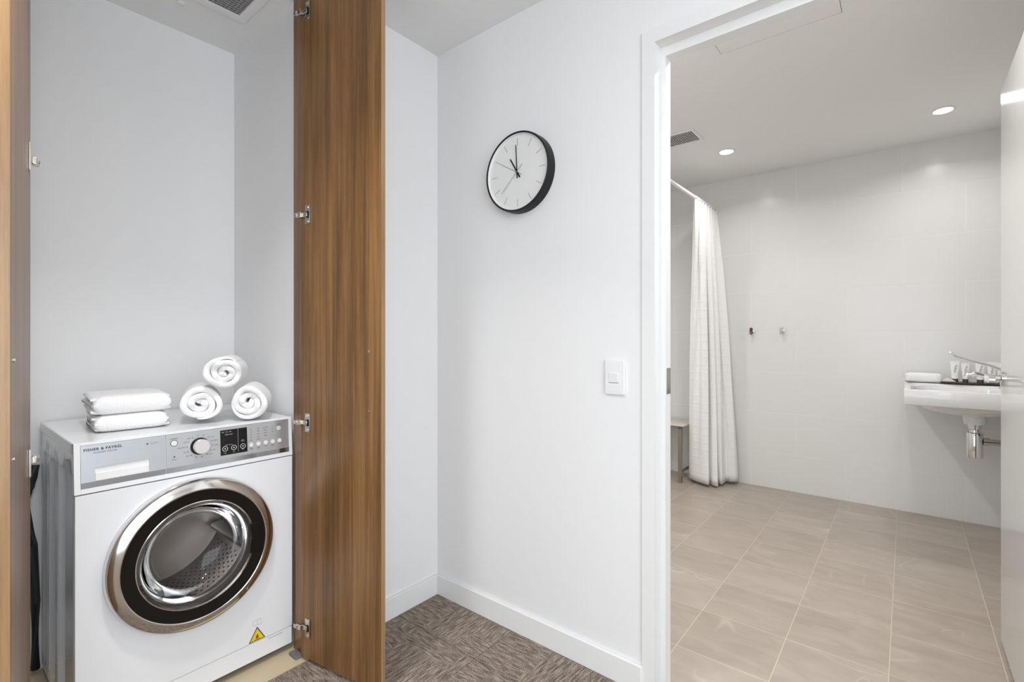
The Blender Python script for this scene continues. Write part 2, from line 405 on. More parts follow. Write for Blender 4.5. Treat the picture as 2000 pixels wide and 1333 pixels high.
struct('pane', boxes((2.248, 2.252, -2.10, -0.78, 0.20, 2.28)), 'window_glass', wr)
struct('pane', boxes((2.248, 2.252, -0.72, 0.60, 0.20, 2.28)), 'window_glass', wr)
struct('wall_rear', boxes((-1.8, -1.3, -2.7, -2.6, 0, CZ), (1.9, 2.2, -2.7, -2.6, 0, CZ), (-1.3, 1.9, -2.7, -2.6, 0, 0.12), (-1.3, 1.9, -2.7, -2.6, 2.33, CZ)), 'paint')
wn = struct('window_1', boxes((-1.3, -1.25, -2.69, -2.61, 0.12, 2.33), (1.85, 1.9, -2.69, -2.61, 0.12, 2.33), (0.27, 0.33, -2.69, -2.61, 0.12, 2.33), (-1.25, 1.85, -2.69, -2.61, 0.12, 0.17), (-1.25, 1.85, -2.69, -2.61, 2.28, 2.33)), 'trim')
struct('pane', boxes((-1.25, 0.27, -2.652, -2.648, 0.17, 2.28)), 'window_glass', wn)
struct('pane', boxes((0.33, 1.85, -2.652, -2.648, 0.17, 2.28)), 'window_glass', wn)
# cupboard recess
struct('wall_cupboard', boxes((XB-0.1, XB, 0.07, 1.0, 0, CZ), (XB, -1.776, 0.91, 1.0, 0, CZ), (XB, -1.776, 0.07, 0.148, 0, CZ)), 'paint')
# floors
struct('floor', boxes((-1.672, 2.3, -2.7, YC+0.05, -0.06, -0.006)), 'rubber')
struct('floor', boxes((XB, -1.672, 0.1, 0.95, -0.06, 0.0)), 'vinyl')
struct('floor', boxes((XL-0.1, XR+0.1, YC+0.05, YB+0.1, -0.06, -0.0006)), 'grout_floor')
floors = [o for o in bpy.data.objects if o.name.startswith('floor')]
carp = floors[0]; bathfloor = floors[2]
for o in floors:
    if abs(o.location.x-0.3) < 0.1 and o.location.y < 0: carp = o
    if o.location.y > 2: bathfloor = o
# carpet tiles, half a metre, tight seams
def carpet_tile(x0, x1, y0, y1):
    bm = BM(); g = 0.0012; e = 0.003
    box(bm, x0+g, x1-g, y0+g, y1-g, -0.006, 0.0)
    return bm
carp_xs = [-1.672, -1.21, -0.71, -0.21, 0.29, 0.79, 1.29, 1.79, 2.2]
carp_ys = [-2.6, -2.225, -1.725, -1.225, -0.725, -0.225, 0.275, 0.775, 1.275, YC]
# full tiles share two meshes (pattern along / across)
def mk_tile_mesh(nm, sx, sy):
    bm = BM(); box(bm, -sx/2, sx/2, -sy/2, sy/2, 0, 0.006)
    bmesh.ops.bevel(bm, geom=[e for e in bm.edges if all(v.co.z > 0.003 for v in e.verts)], offset=0.0012, segments=1, affect='EDGES')
    me = bpy.data.meshes.new(nm); bm.to_mesh(me); bm.free(); me.materials.append(M['carpet']); return me
full = mk_tile_mesh('carpet_tile', 0.4980, 0.4980)
for i in range(len(carp_xs)-1):
    for j in range(len(carp_ys)-1):
        x0, x1, y0, y1 = carp_xs[i], carp_xs[i+1], carp_ys[j], carp_ys[j+1]
        sx, sy = x1-x0, y1-y0
        isfull = abs(sx-0.5) < 1e-3 and abs(sy-0.5) < 1e-3
        me = full if isfull else mk_tile_mesh('carpet_tile', sx-0.002, sy-0.002)
        o = bpy.data.objects.new('carpet_tile', me); COL.objects.link(o); o.parent = carp
        o.location = Vector(((x0+x1)/2, (y0+y1)/2, -0.006))-carp.location
        if isfull: o.rotation_euler = (0, 0, random.choice((0, 1, 2, 3))*math.pi/2)
# bathroom walls
struct('wall_back', boxes((XL-0.1, XR+0.1, YB+0.0005, YB+0.1, 0, CZ)), 'grout_wall')
struct('wall_bathroom_left', boxes((XL-0.1, XL-0.0005, YF, YB+0.0005, 0, CZ)), 'grout_wall')
struct('wall_bathroom_right', boxes((XR+0.0005, XR+0.1, YF, YB+0.0005, 0, CZ)), 'grout_wall')
def by(name): return bpy.data.objects[name]
def tile_mesh(sx, sy, sz, mat, axis, bv=0.0004):
    bm = BM(); box(bm, -sx/2, sx/2, -sy/2, sy/2, -sz/2, sz/2)
    bmesh.ops.bevel(bm, geom=bm.edges[:], offset=bv, segments=1, affect='EDGES')
    me = bpy.data.meshes.new('tile'); bm.to_mesh(me); bm.free(); me.materials.append(M[mat]); return me
cache = {}
def tile(x0, x1, y0, y1, z0, z1, mat, parent):
    k = (round(x1-x0, 4), round(y1-y0, 4), round(z1-z0, 4), mat)
    if k not in cache: cache[k] = tile_mesh(x1-x0, y1-y0, z1-z0, mat, 0)
    o = bpy.data.objects.new('tile', cache[k]); COL.objects.link(o); o.parent = parent
    o.location = Vector(((x0+x1)/2, (y0+y1)/2, (z0+z1)/2))-wloc(parent); return o
zl = [0.0, 0.275, 0.585, 0.895, 1.205, 1.515, 1.825, 2.135, CZ]
G = 0.0014
def wall_tiles(parent, a0, a1, phase, maker):
    for r in range(len(zl)-1):
        ofs = phase + (0.31 if r % 2 else 0.0)
        k = math.floor((a0-ofs)/0.62); x = ofs+0.62*k
        while x < a1-0.01:
            xa, xb = max(x, a0), min(x+0.62, a1)
            if xb-xa > 0.02: maker(xa+G, xb-G, zl[r]+G, zl[r+1]-G)
            x += 0.62
# rows: .585-.895 joints at X=-.95,-.34 ; .275-.585 at -.64
wall_tiles(by('wall_back'), XL, XR, -0.95, lambda a, b_, c, d: tile(a, b_, YB, YB+0.004, c, d, 'walltile', by('wall_back')))
wall_tiles(by('wall_bathroom_left'), YF, YB, 0.3, lambda a, b_, c, d: tile(XL-0.004, XL, a, b_, c, d, 'walltile', by('wall_bathroom_left')))
wall_tiles(by('wall_bathroom_right'), YF, YB, 0.3, lambda a, b_, c, d: tile(XR, XR+0.004, a, b_, c, d, 'walltile', by('wall_bathroom_right')))
# bathroom floor tiles
fx = [XL]+[-0.36+0.3133*k for k in range(-5, 3)]+[XR]
fy = [YC+0.06]+[2.42+0.3033*k for k in range(-2, 6)]+[YB]
for i in range(len(fx)-1):
    for j in range(len(fy)-1):
        tile(fx[i]+0.0017, fx[i+1]-0.0017, fy[j]+0.0019, fy[j+1]-0.0019, -0.009, 0.0, 'stone', bathfloor)
struct('trim_2', boxes((OX0, OX1, YC+0.042, YC+0.058, -0.006, 0.003)), 'nickel')
# baseboards
def skirting(name, x0, x1, y0, y1, along, h=0.088):
    return struct(name, boxes((x0, x1, y0, y1, 0, h)), 'trim', bevel=0.0025)
skirting('baseboard_left', XW, XW+0.013, 0.93, YC, 'y')
skirting('baseboard_front', XW+0.013, -0.669, YC-0.013, YC, 'x')
# door frame (steel profile with a stop), left jamb, right jamb, head
def jamb(bm, s, x):   # x: outer edge of face, s: +1 left jamb
    prof = [(x, YC-0.006), (x+s*0.043, YC-0.006), (x+s*0.043, YC+0.042), (x+s*0.060, YC+0.042), (x+s*0.060, YF-0.004), (x+s*0.0145, YF-0.004), (x+s*0.0145, YC-0.0008), (x, YC-0.0008)]
    a = [bm.verts.new((p[0], p[1], 0)) for p in prof]; b_ = [bm.verts.new((p[0], p[1], OZ+0.012)) for p in prof]
    bm.faces.new(a); bm.faces.new(b_[::-1]); n = len(prof)
    for i in range(n): bm.faces.new((a[i], a[(i+1) % n], b_[(i+1) % n], b_[i]))
df = struct('trim_3', boxes((-0.626, 0.331, YC-0.006, YC-0.0008, 2.109, 2.152), (-0.626, 0.331, YC-0.0008, YC+0.042, 2.109, 2.1395), (-0.609, 0.314, YC+0.042, YF-0.004, 2.079, 2.1395)), 'frame')
bm = BM(); jamb(bm, 1, -0.669); struct('jamb', bm, 'frame', df)
bm = BM(); jamb(bm, -1, 0.3741); struct('jamb', bm, 'frame', df)
sp = struct('strike_plate', boxes((-0.6095, -0.6075, YC+0.050, YC+0.083, 0.975, 1.06)), 'nickel', df)

# ================================================================== BATHROOM DOOR (open, on the right)
dx = 0.278
door = struct('door_1', boxes((dx, dx+0.04, 1.645, 2.593, 0.018, 2.095)), 'doorpaint', bevel=0.0015)
# chrome lever handle near the free edge
hz = 1.010; hy = 2.53
hm = frameM((dx, hy, hz), (0, 1, 0), (0, 0, 1), (-1, 0, 0))
bm = lathe(BM(), [(0, 0), (0.026, 0), (0.026, 0.007), (0.023, 0.009), (0.011, 0.009), (0.011, 0.034), (0, 0.034)], hm, 32)
h = obj('door_handle', bm, 'chrome', door, smooth=True)
bm = prism(BM(), rrect(-0.13, 0.013, -0.011, 0.011, 0.008), hm, 0.034, 0.050)
obj('lever', bm, 'chrome', h, smooth=True)
hm2 = frameM((dx+0.04, hy, hz), (0, 1, 0), (0, 0, 1), (1, 0, 0))
bm = lathe(BM(), [(0, 0), (0.026, 0), (0.026, 0.007), (0.011, 0.009), (0.011, 0.034), (0, 0.034)], hm2, 24)
prism(bm, rrect(-0.13, 0.013, -0.011, 0.011, 0.008), hm2, 0.034, 0.050)
obj('door_handle', bm, 'chrome', door, smooth=True)

# ================================================================== CUPBOARD PANELS AND DOORS
p = obj('side_panel', boxes((-1.776, -1.703, 0.893, 0.925, 0, CZ)), 'wood')
tag(p, 'dark oak side panel of the laundry cupboard, right of the washer behind the hinges', 'panel')
p = obj('side_panel', boxes((-1.776, -1.703, 0.125, 0.148, 0, CZ)), 'wood')
tag(p, 'oak side panel of the laundry cupboard behind the left door', 'panel')

def hinge(door, mt, z, side):
    """mt: local x along door width from hinge edge, local y = inner-face normal, z up"""
    h = obj('hinge', obox(obox(BM(), mt, 0.022, 0.050, 0.0, 0.0018, z-0.033, z+0.033), mt, 0.0475, 0.0500, 0.0, 0.005, z-0.033, z+0.033), 'nickel', door, bevel=0.0006)
    cm = mt @ Matrix.Translation((0.036, 0.0019, z)) @ Matrix.Rotation(-math.pi/2, 4, 'X')
    obj('cup', lathe(BM(), [(0.0, 0.0), (0.0125, 0.0), (0.0125, 0.0012), (0, 0.0014)], cm, 20), 'black', h)
    a = BM(); obox(a, mt, -0.004, 0.036, 0.002, 0.006, z-0.008, z+0.008)
    obox(a, mt, -0.012, 0.012, 0.003, 0.013, z-0.0095, z+0.0095)
    obj('arm', a, 'nickel', h, bevel=0.002)
    a = BM(); obox(a, mt, -0.024, -0.004, 0.006, 0.015, z-0.007, z+0.007)
    tube(a, [mt @ Vector((-0.010, 0.013, z+0.002)), mt @ Vector((-0.010, 0.017, z+0.002))], 0.005, 12)
    obj('arm_body', a, 'nickel', h, bevel=0.002)
    for dz in (-0.016, 0.016):
        a = BM(); c2 = mt @ Vector((0.036, 0.0018, z+dz*1.55)); n = (mt.to_3x3() @ Vector((0, 1, 0))).normalized()
        tube(a, [c2, c2+n*0.0015], 0.0042, 12)
        obj('screw', a, 'chrome', h)
    return h
def cupboard_door(name, hx, hy, dirx, diry, inner, label, L=0.387, z0=0.012, z1=2.40):
    d = Vector((dirx, diry, 0)).normalized()
    n = Vector((-d.y, d.x, 0))
    if (n.y > 0) != (inner > 0): n = -n
    mt = frameM((hx, hy, 0), d, n, (0, 0, 1))
    root = empty(name, (hx, hy, z0), label, 'door')
    bm = obox(BM(), mt, 0, L-0.001, -0.018, 0, z0, z1)
    obj('panel', bm, 'wood', root)
    obj('edge_band', obox(BM(), mt, L-0.001, L, -0.0178, -0.0002, z0, z1), 'edge', root)
    for z in (0.122, 0.856, 1.600, 2.327): hinge(root, mt, z, 1)
    for z in (0.92, 1.115):
        c2 = mt @ Vector((L-0.052, 0, z)); b2 = tube(BM(), [c2, c2+n*0.0022], 0.0042, 14)
        obj('screw', b2, 'chrome', root, smooth=True)
    # long pull handle bar on the outer side
    g = BM()
    a1 = mt @ Vector((L-0.052, -0.018, 0.92)); a2 = mt @ Vector((L-0.052, -0.018, 1.115))
    tube(g, [a1, a1-n*0.028], 0.005, 12); tube(g, [a2, a2-n*0.028], 0.005, 12)
    tube(g, [a1-n*0.028-Vector((0, 0, .02)), a2-n*0.028+Vector((0, 0, .02))], 0.006, 12)
    obj('handle', g, 'nickel', root, smooth=True)
    return root
cupboard_door('cupboard_door', -1.693, 0.879, 0.983, 0.178, -1, 'tall brown oak cupboard door standing open right of the washing machine')
cupboard_door('cupboard_door', -1.693, 0.182, 0.983, -0.176, 1, 'narrow-looking oak cupboard door open at the left edge, left of the washer')
p = obj('floor_block', boxes((-1.752, -1.700, 0.862, 0.8925, 0, 0.010)), 'concrete', bevel=0.003)  # low dark grey block on the cupboard floor
tag(p, 'small flat dark grey block on the beige cupboard floor under the lowest right-hand hinge', 'bracket')

# ================================================================== WASHING MACHINE
WX = -1.776; WL, WR = 0.277, 0.889; WT = 0.865
wm = empty('washing_machine', (-2.06, 0.583, 0), 'white front-loading washer dryer with silver fascia and chrome ringed door', 'washing machine')
FM = frameM((WX, 0, 0), (0, 1, 0), (0, 0, 1), (1, 0, 0))     # local x = world Y, local y = world Z, local z = outwards
# cabinet with pressed grooves down the left and right side
def cab_section(groove):
    P = [(XB+0.012, WL+0.003)]
    if groove:
        for gx in (-2.272, -2.122, -1.962):
            P += [(gx-0.040, WL+0.003), (gx-0.026, WL+0.017), (gx+0.026, WL+0.017), (gx+0.040, WL+0.003)]
    P += [(WX-0.012, WL+0.003), (WX-0.012, WR-0.003)]
    if groove:
        for gx in (-1.962, -2.122, -2.272):
            P += [(gx+0.040, WR-0.003), (gx+0.026, WR-0.017), (gx-0.026, WR-0.017), (gx-0.040, WR-0.003)]
    P += [(XB+0.012, WR-0.003)]
    return P
bm = BM(); I4 = Matrix.Identity(4)
# side skin as quads with rounded groove ends
def side(bm, yface, inward):
    xs_ = [XB+0.012]; ds = [0.0]
    for gx in (-2.272, -2.122, -1.962):
        xs_ += [gx-0.038, gx-0.024, gx, gx+0.024, gx+0.038]; ds += [0, 1, 1, 1, 0]
    xs_ += [WX-0.012]; ds += [0]
    zs_ = [0.022, 0.06, 0.085, 0.745, 0.765, 0.775, 0.8655-0.034]
    def depth(i, k):
        if ds[i] == 0: return 0
        zt = 0.775 if False else 0.775
        return [0, 0, 0.019, 0.019, 0.013, 0, 0][k]
    V = [[bm.verts.new((xs_[i], yface+inward*depth(i, k), zs_[k])) for k in range(len(zs_))] for i in range(len(xs_))]
    for i in range(len(xs_)-1):
        for k in range(len(zs_)-1): bm.faces.new((V[i][k], V[i+1][k], V[i+1][k+1], V[i][k+1]))
side(bm, WL+0.003, 1)
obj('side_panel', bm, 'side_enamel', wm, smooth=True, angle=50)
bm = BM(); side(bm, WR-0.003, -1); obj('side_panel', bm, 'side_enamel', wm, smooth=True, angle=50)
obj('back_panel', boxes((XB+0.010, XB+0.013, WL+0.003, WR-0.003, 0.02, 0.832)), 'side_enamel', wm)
obj('base', boxes((XB+0.012, WX-0.03, WL+0.012, WR-0.012, 0.018, 0.03)), 'rubber', wm)
obj('lid', boxes((XB+0.008, WX-0.020, WL, WR, 0.832, WT)), 'white_enamel', wm, bevel=0.004)
for fx_ in (XB+0.07, WX-0.06):
    for fy_ in (WL+0.06, WR-0.06):
        obj('foot', lathe(BM(), [(0, 0), (0.022, 0), (0.022, 0.008), (0.01, 0.010), (0.01, 0.02), (0, 0.02)], Matrix.Translation((fx_, fy_, 0)), 18), 'blackmatt', wm)
# front panel with round porthole
DC = (0.5725, 0.472); DR = 0.222; DS = 1.0
def front_panel():
    bm = BM(); N = 96; y0, y1, z0, z1 = WL+0.002, WR-0.002, 0.090, 0.7205
    inner, outer, innb = [], [], []
    angs = [2*math.pi*k/N for k in range(N)]
    cor = [math.atan2(z-DC[1], y-DC[0]) % (2*math.pi) for y in (y0, y1) for z in (z0, z1)]
    angs = sorted(angs+cor)
    for a in angs:
        c, s_ = math.cos(a), math.sin(a)
        t = min([((y1 if c > 0 else y0)-DC[0])/c if abs(c) > 1e-9 else 1e9, ((z1 if s_ > 0 else z0)-DC[1])/s_ if abs(s_) > 1e-9 else 1e9])
        inner.append(bm.verts.new((WX, DC[0]+(DR-0.01)*c, DC[1]+(DR-0.01)*s_)))
        innb.append(bm.verts.new((WX-0.02, DC[0]+(DR-0.016)*c, DC[1]+(DR-0.016)*s_)))
        outer.append(bm.verts.new((WX, DC[0]+t*c, DC[1]+t*s_)))
    ob = [bm.verts.new((WX-0.014, v.co.y, v.co.z)) for v in outer]
    n = len(angs)
    for i in range(n):
        j = (i+1) % n
        bm.faces.new((inner[i], inner[j], outer[j], outer[i])); bm.faces.new((innb[i], innb[j], inner[j], inner[i]))
        bm.faces.new((outer[i], outer[j], ob[j], ob[i]))
    return bm
obj('front_panel', front_panel(), 'white_enamel', wm, smooth=True, angle=30)
kp = obj('kick_panel', boxes((WX-0.014, WX-0.001, WL+0.002, WR-0.002, 0.024, 0.0875)), 'white_enamel', wm, bevel=0.002)
obj('filter_slot', boxes((WX-0.0012, WX-0.0004, 0.800, 0.852, 0.0785, 0.0800)), 'ink_grey', wm)
# fascia surround (leans back a little), split into drawer side and control side
def lean(z): return WX-0.001-0.009*(z-0.731)/0.134
def fascia_box(bm, y0, y1, z0, z1, out0, out1):
    vs = []
    for y in (y0, y1):
        for z in (z0, z1):
            for o_ in (out0, out1): vs.append(bm.verts.new((lean(z)+o_, y, z)))
    for f in ((0,1,3,2),(4,6,7,5),(0,4,5,1),(2,3,7,6),(0,2,6,4),(1,5,7,3)): bm.faces.new([vs[i] for i in f])
    return bm
bm = BM()
for a in ((WL, WL+0.014, 0.7235, 0.8648), (WR-0.012, WR, 0.7235, 0.8648), (WL+0.014, WR-0.012, 0.8572, 0.8648), (WL+0.014, WR-0.012, 0.7235, 0.738)):
    fascia_box(bm, a[0], a[1], a[2], a[3], -0.022, 0.0)
fascia_box(bm, WL+0.013, WR-0.011, 0.737, 0.858, -0.022, -0.004)
obj('fascia', bm, 'white_enamel', wm, bevel=0.0006)
# drawer front with handle scoop
FA = frameM((lean(0.731), 0, 0.731), (0, 1, 0), Vector((-0.009, 0, 0.134)).normalized(), Vector((0.134, 0, 0.009)).normalized())
dr0, dr1 = WL+0.0145, 0.4905
HS = (0.322, 0.449, 0.7545, 0.793)
bm = BM()
for a in ((dr0, HS[0], 0.7385, 0.8567), (HS[1], dr1, 0.7385, 0.8567), (HS[0], HS[1], HS[3], 0.8567), (HS[0], HS[1], 0.7385, HS[2])):
    fascia_box(bm, a[0], a[1], a[2], a[3], -0.004, 0.0002)
dw = obj('detergent_drawer', bm, 'silver_pale', wm)
bm = BM(); fascia_box(bm, HS[0], HS[1], HS[2], HS[3], -0.0039, -0.0030)
obj('handle_recess', bm, 'plastic', dw)
bm = BM(); fascia_box(bm, HS[0]+0.001, HS[1]-0.001, HS[2], 0.776, -0.003, -0.0008)
obj('grip', bm, 'plastic', dw, bevel=0.001)
bm = BM(); fascia_box(bm, dr0, dr1, 0.7385, 0.754, 0.0002, 0.0007)
obj('lower_band', bm, 'silver_band', dw)
def FT(y, z, out=0.0008):   # matrix for print on the fascia
    p_ = Vector((lean(z)+out, y, z)); m_ = FA.copy(); m_.translation = p_; return m_
def txt(name, s, size, y, z, mat, parent, align='LEFT', sp=1.0, out=0.0008, bold=0.0):
    return obj(name, text_bm(s, size, FT(y, z, out), align, 0.0001, sp, bold), mat, parent)
txt('brand_lettering', 'FISHER & PAYKEL', 0.0098, 0.2975, 0.8405, 'ink', dw, sp=1.17, bold=0.00028)
txt('model_lettering', 'WASHER DRYER', 0.0066, 0.3185, 0.8318, 'ink_blue', dw, sp=1.15, bold=0.00008)
txt('small_print', 'Inverter direct\ndrive motor', 0.0036, 0.452, 0.839, 'ink_grey', dw)
bm = prism(BM(), circ(0, 0, 0.0022, 12), FT(0.4445, 0.838), 0, 0.0003); obj('badge_dot', bm, 'ink', dw)
# control panel
c0, c1 = 0.4925, WR-0.0125
bm = BM(); fascia_box(bm, c0, c1, 0.7385, 0.8567, -0.004, 0.0002)
cp = obj('control_panel', bm, 'silver', wm)
bm = BM(); fascia_box(bm, c0, c1, 0.7385, 0.754, 0.0002, 0.0007); obj('lower_band', bm, 'silver_band', cp)
# start button
bm = lathe(BM(), [(0.0098, 0), (0.0098, 0.0012), (0.0085, 0.0014)], FT(0.5135, 0.8285, 0.0002), 28); obj('start_ring', bm, 'ink', cp)
bm = lathe(BM(), [(0.0085, 0), (0.0082, 0.0016), (0, 0.0018)], FT(0.5135, 0.8285, 0.0002), 28); obj('start_button', bm, 'plastic', cp, smooth=True)
txt('small_print', 'ADVANCE', 0.0042, 0.5135, 0.8408, 'ink', cp, 'CENTER')
bm = prism(BM(), circ(0, 0, 0.0022, 12), FT(0.5135, 0.786), 0, 0.0003); obj('badge_dot', bm, 'ink', cp)
txt('small_print', 'KEYLOCK', 0.0032, 0.5135, 0.7765, 'ink', cp, 'CENTER')
# dial
DY, DZ = 0.585, 0.8075
dm = FT(DY, DZ, 0.0002)
kd = obj('dial_skirt', lathe(BM(), [(0, 0), (0.0275, 0), (0.0265, 0.006), (0.0235, 0.014), (0.0225, 0.015), (0, 0.015)], dm, 48), 'blackmatt', cp, smooth=True)
obj('dial_knob', lathe(BM(), [(0.0, 0.015), (0.0238, 0.015), (0.0236, 0.0215), (0.0225, 0.0225), (0, 0.0225)], dm, 48), 'knobmetal', cp, smooth=True, angle=30)
prog = ['Everyday', 'Cotton', 'Bedding', 'Delicate', 'Wool', 'Sports', 'Easy Iron', 'Shirts', 'Rinse', 'Spin', 'Drum Clean', 'Quick', 'Heavy', 'Allergy']
bmI = BM(); bmW = BM()
for k in range(14):
    a = math.radians(80-k*(360/14.0)-8)
    yy, zz = DY+0.0365*math.cos(a), DZ+0.0355*math.sin(a)
    if zz < 0.7625: zz = 0.7645
    prism(bmI, circ(0, 0, 0.0026, 10), FT(yy, zz, 0.0004), 0, 0.0002)
    ty = yy+0.0055*(1 if math.cos(a) > 0 else -1)
    if abs(math.cos(a)) > 0.35:
        merge(bmW, text_bm(prog[k], 0.0040, FT(ty, zz-0.0014, 0.0006), 'LEFT' if math.cos(a) > 0 else 'RIGHT', 0.0001))
tag(obj('programme_icon', bmI, 'ink_grey', cp), kind='stuff'); tag(obj('small_print', bmW, 'ink', cp), kind='stuff')
# display
bm = BM(); fascia_box(bm, 0.6455, 0.7305, 0.7645, 0.8480, 0.0002, 0.0012)
ds = obj('display', bm, 'display', cp)
txt('small_print', 'TIME TO GO', 0.0042, 0.660, 0.8305, 'ink_white', ds, out=0.0014)
txt('small_print', 'Time   Temp   Spin', 0.0040, 0.6495, 0.8400, 'ink_white', ds, out=0.0014)
txt('small_print', 'Wash  Options', 0.0036, 0.660, 0.7965, 'ink_white', ds, out=0.0014)
txt('small_print', 'Temp', 0.0034, 0.6595, 0.7705, 'ink_white', ds, 'CENTER', out=0.0014)
txt('small_print', 'Spin', 0.0034, 0.687, 0.7705, 'ink_white', ds, 'CENTER', out=0.0014)
txt('small_print', 'Dry', 0.0034, 0.716, 0.7735, 'ink_white', ds, 'CENTER', out=0.0014)
txt('small_print', 'Auto\nDryness', 0.0034, 0.716, 0.806, 'ink_white', ds, 'CENTER', out=0.0014)
bm = BM(); fascia_box(bm, 0.7005, 0.7012, 0.770, 0.8475, 0.0012, 0.0016); obj('divider_line', bm, 'knobmetal', ds)
for yy in (0.6595, 0.687, 0.716):
    obj('ring_button', lathe(BM(), [(0.0072, 0.0), (0.0086, 0.0), (0.0086, 0.0005), (0.0072, 0.0005)], FT(yy, 0.7855, 0.0012), 28, close=True), 'ink_white', ds)
    obj('button_symbol', prism(BM(), circ(0, 0, 0.0022, 10), FT(yy, 0.7855, 0.0013), 0, 0.0002), 'ink_white', ds)
bys = (0.7435, 0.768, 0.793, 0.8175, 0.8420)
for k, yy in enumerate(bys):
    obj('push_button', lathe(BM(), [(0.0073, 0), (0.0070, 0.0012), (0, 0.0015)], FT(yy, 0.7845, 0.0002), 24), 'button', cp, smooth=True)
    txt('small_print', ['Wash\nTemp', 'Spin\nSpeed', 'Options', 'Delay\nStart', 'Start'][k], 0.0036, yy, 0.7725, 'ink', cp, 'CENTER')
bmW = BM()
opts = [['90', '60', '40', '20', 'Cold'], ['1400', '1000', '600', 'Low', 'No Spin'], ['Pre Wash', 'Rinse+', 'Steam', 'Fabric'], ['9 hr', '6 hr', '3 hr'], []]
for k, yy in enumerate(bys):
    for r_, s_ in enumerate(opts[k]):
        merge(bmW, text_bm(s_, 0.0040, FT(yy, 0.8375-0.0095*r_, 0.0006), 'CENTER', 0.0001))
tag(obj('small_print', bmW, 'ink', cp), kind='stuff')
obj('power_button', lathe(BM(), [(0.0073, 0), (0.0070, 0.0012), (0, 0.0015)], FT(0.8405, 0.829, 0.0002), 24), 'button', cp, smooth=True)
txt('small_print', 'POWER', 0.0042, 0.8405, 0.8415, 'ink', cp, 'CENTER')
bm = lathe(BM(), [(0.0028, 0), (0.0034, 0), (0.0034, 0.0002), (0.0028, 0.0002)], FT(0.8405, 0.829, 0.0018), 16, close=True); obj('power_symbol', bm, 'ink', cp)

# drum door
DMx = frameM((WX, DC[0], DC[1]), (0, 1, 0), (0, 0, 1), (1, 0, 0))
dd = obj('drum_door', lathe(BM(), [(0.166, 0.026), (0.167, 0.031), (0.196, 0.033), (0.2015, 0.034), (0.2015, 0.020), (0.176, 0.012), (0.166, 0.015)], DMx, 96, close=True), 'black', wm, smooth=True)
obj('chrome_ring', lathe(BM(), [(0.202, 0.022), (0.202, 0.036), (0.2045, 0.0375), (0.207, 0.0372), (0.2295, 0.0265), (0.2295, 0.020)], DMx, 128, close=True), 'chrome_soft', dd, smooth=True)
obj('outer_rim', lathe(BM(), [(0.230, 0.002), (0.230, 0.0265), (0.2325, 0.0265), (0.2355, 0.022), (0.2365, 0.012), (0.235, 0.002)], DMx, 128, close=True), 'chrome', dd, smooth=True)
obj('inner_rim', lathe(BM(), [(0.163, 0.020), (0.163, 0.031), (0.1645, 0.0325), (0.167, 0.032), (0.167, 0.020)], DMx, 96, close=True), 'chrome', dd, smooth=True)
# glass bowl (4 mm thick, dished into the drum)
prof = [(0.1628, 0.029), (0.155, 0.027), (0.149, 0.016), (0.143, -0.010), (0.134, -0.036), (0.120, -0.058), (0.098, -0.072), (0.06, -0.081), (0.0, -0.084)]
outp = [(r_, h_-0.0012) for r_, h_ in prof]; innp = [(max(0, r_-0.0012), h_+0.0008) for r_, h_ in prof][::-1]
obj('glass_bowl', lathe(BM(), outp+innp, DMx, 72), 'glass', dd, smooth=True)
obj('grip_block', prism(BM(), [(0.150, -0.052), (0.189, -0.052), (0.1955, 0.0), (0.189, 0.052), (0.150, 0.052), (0.158, 0.0)], DMx, 0.031, 0.0365), 'black', dd, bevel=0.003)
# gasket and drum
obj('door_seal', lathe(BM(), [(0.208, -0.012), (0.19, -0.004), (0.174, -0.008), (0.166, -0.028), (0.168, -0.05), (0.180, -0.062), (0.20, -0.07)], DMx, 72), 'rubber', wm, smooth=True)
dr = obj('drum', lathe(BM(), [(0.174, -0.066), (0.18, -0.063), (0.235, -0.072), (0.240, -0.085), (0.240, -0.40), (0.232, -0.415), (0.10, -0.43), (0.0, -0.425)], DMx, 96), 'drum', wm, smooth=True)
bm = BM()
for a in (90+10, 210+10, 330+10):
    ar = math.radians(a); er = Vector((0, math.cos(ar), math.sin(ar))); et = Vector((0, -math.sin(ar), math.cos(ar)))
    fm = frameM(Vector((WX, DC[0], DC[1]))+er*0.239, et, -er, (-1, 0, 0))
    bm = BM(); prism(bm, [(-0.035, 0), (-0.022, 0.022), (-0.010, 0.046), (0.0, 0.052), (0.010, 0.046), (0.022, 0.022), (0.035, 0)], fm, 0.10, 0.39)
    obj('drum_lifter', bm, 'drum', dr, smooth=True, angle=50)

bm = BM()
for k in range(72):
    if min(abs((k*5 - a+180) % 360-180) for a in (100, 220, 340)) < 12: continue
    for q in range(14):
        ar = math.radians(k*5+(2.5 if q % 2 else 0)); er = Vector((0, math.cos(ar), math.sin(ar))); et = Vector((0, -math.sin(ar), math.cos(ar)))
        c_ = Vector((WX-0.115-q*0.021, DC[0], DC[1]))+er*0.2392
        fm = frameM(c_, et, (-1, 0, 0), -er)
        vs = [bm.verts.new(fm @ Vector((0.0034*math.cos(math.pi*t/4), 0.0034*math.sin(math.pi*t/4), 0.0004))) for t in range(8)]
        bm.faces.new(vs)
tag(obj('drum_perforation', bm, 'darkhole', dr), kind='stuff')
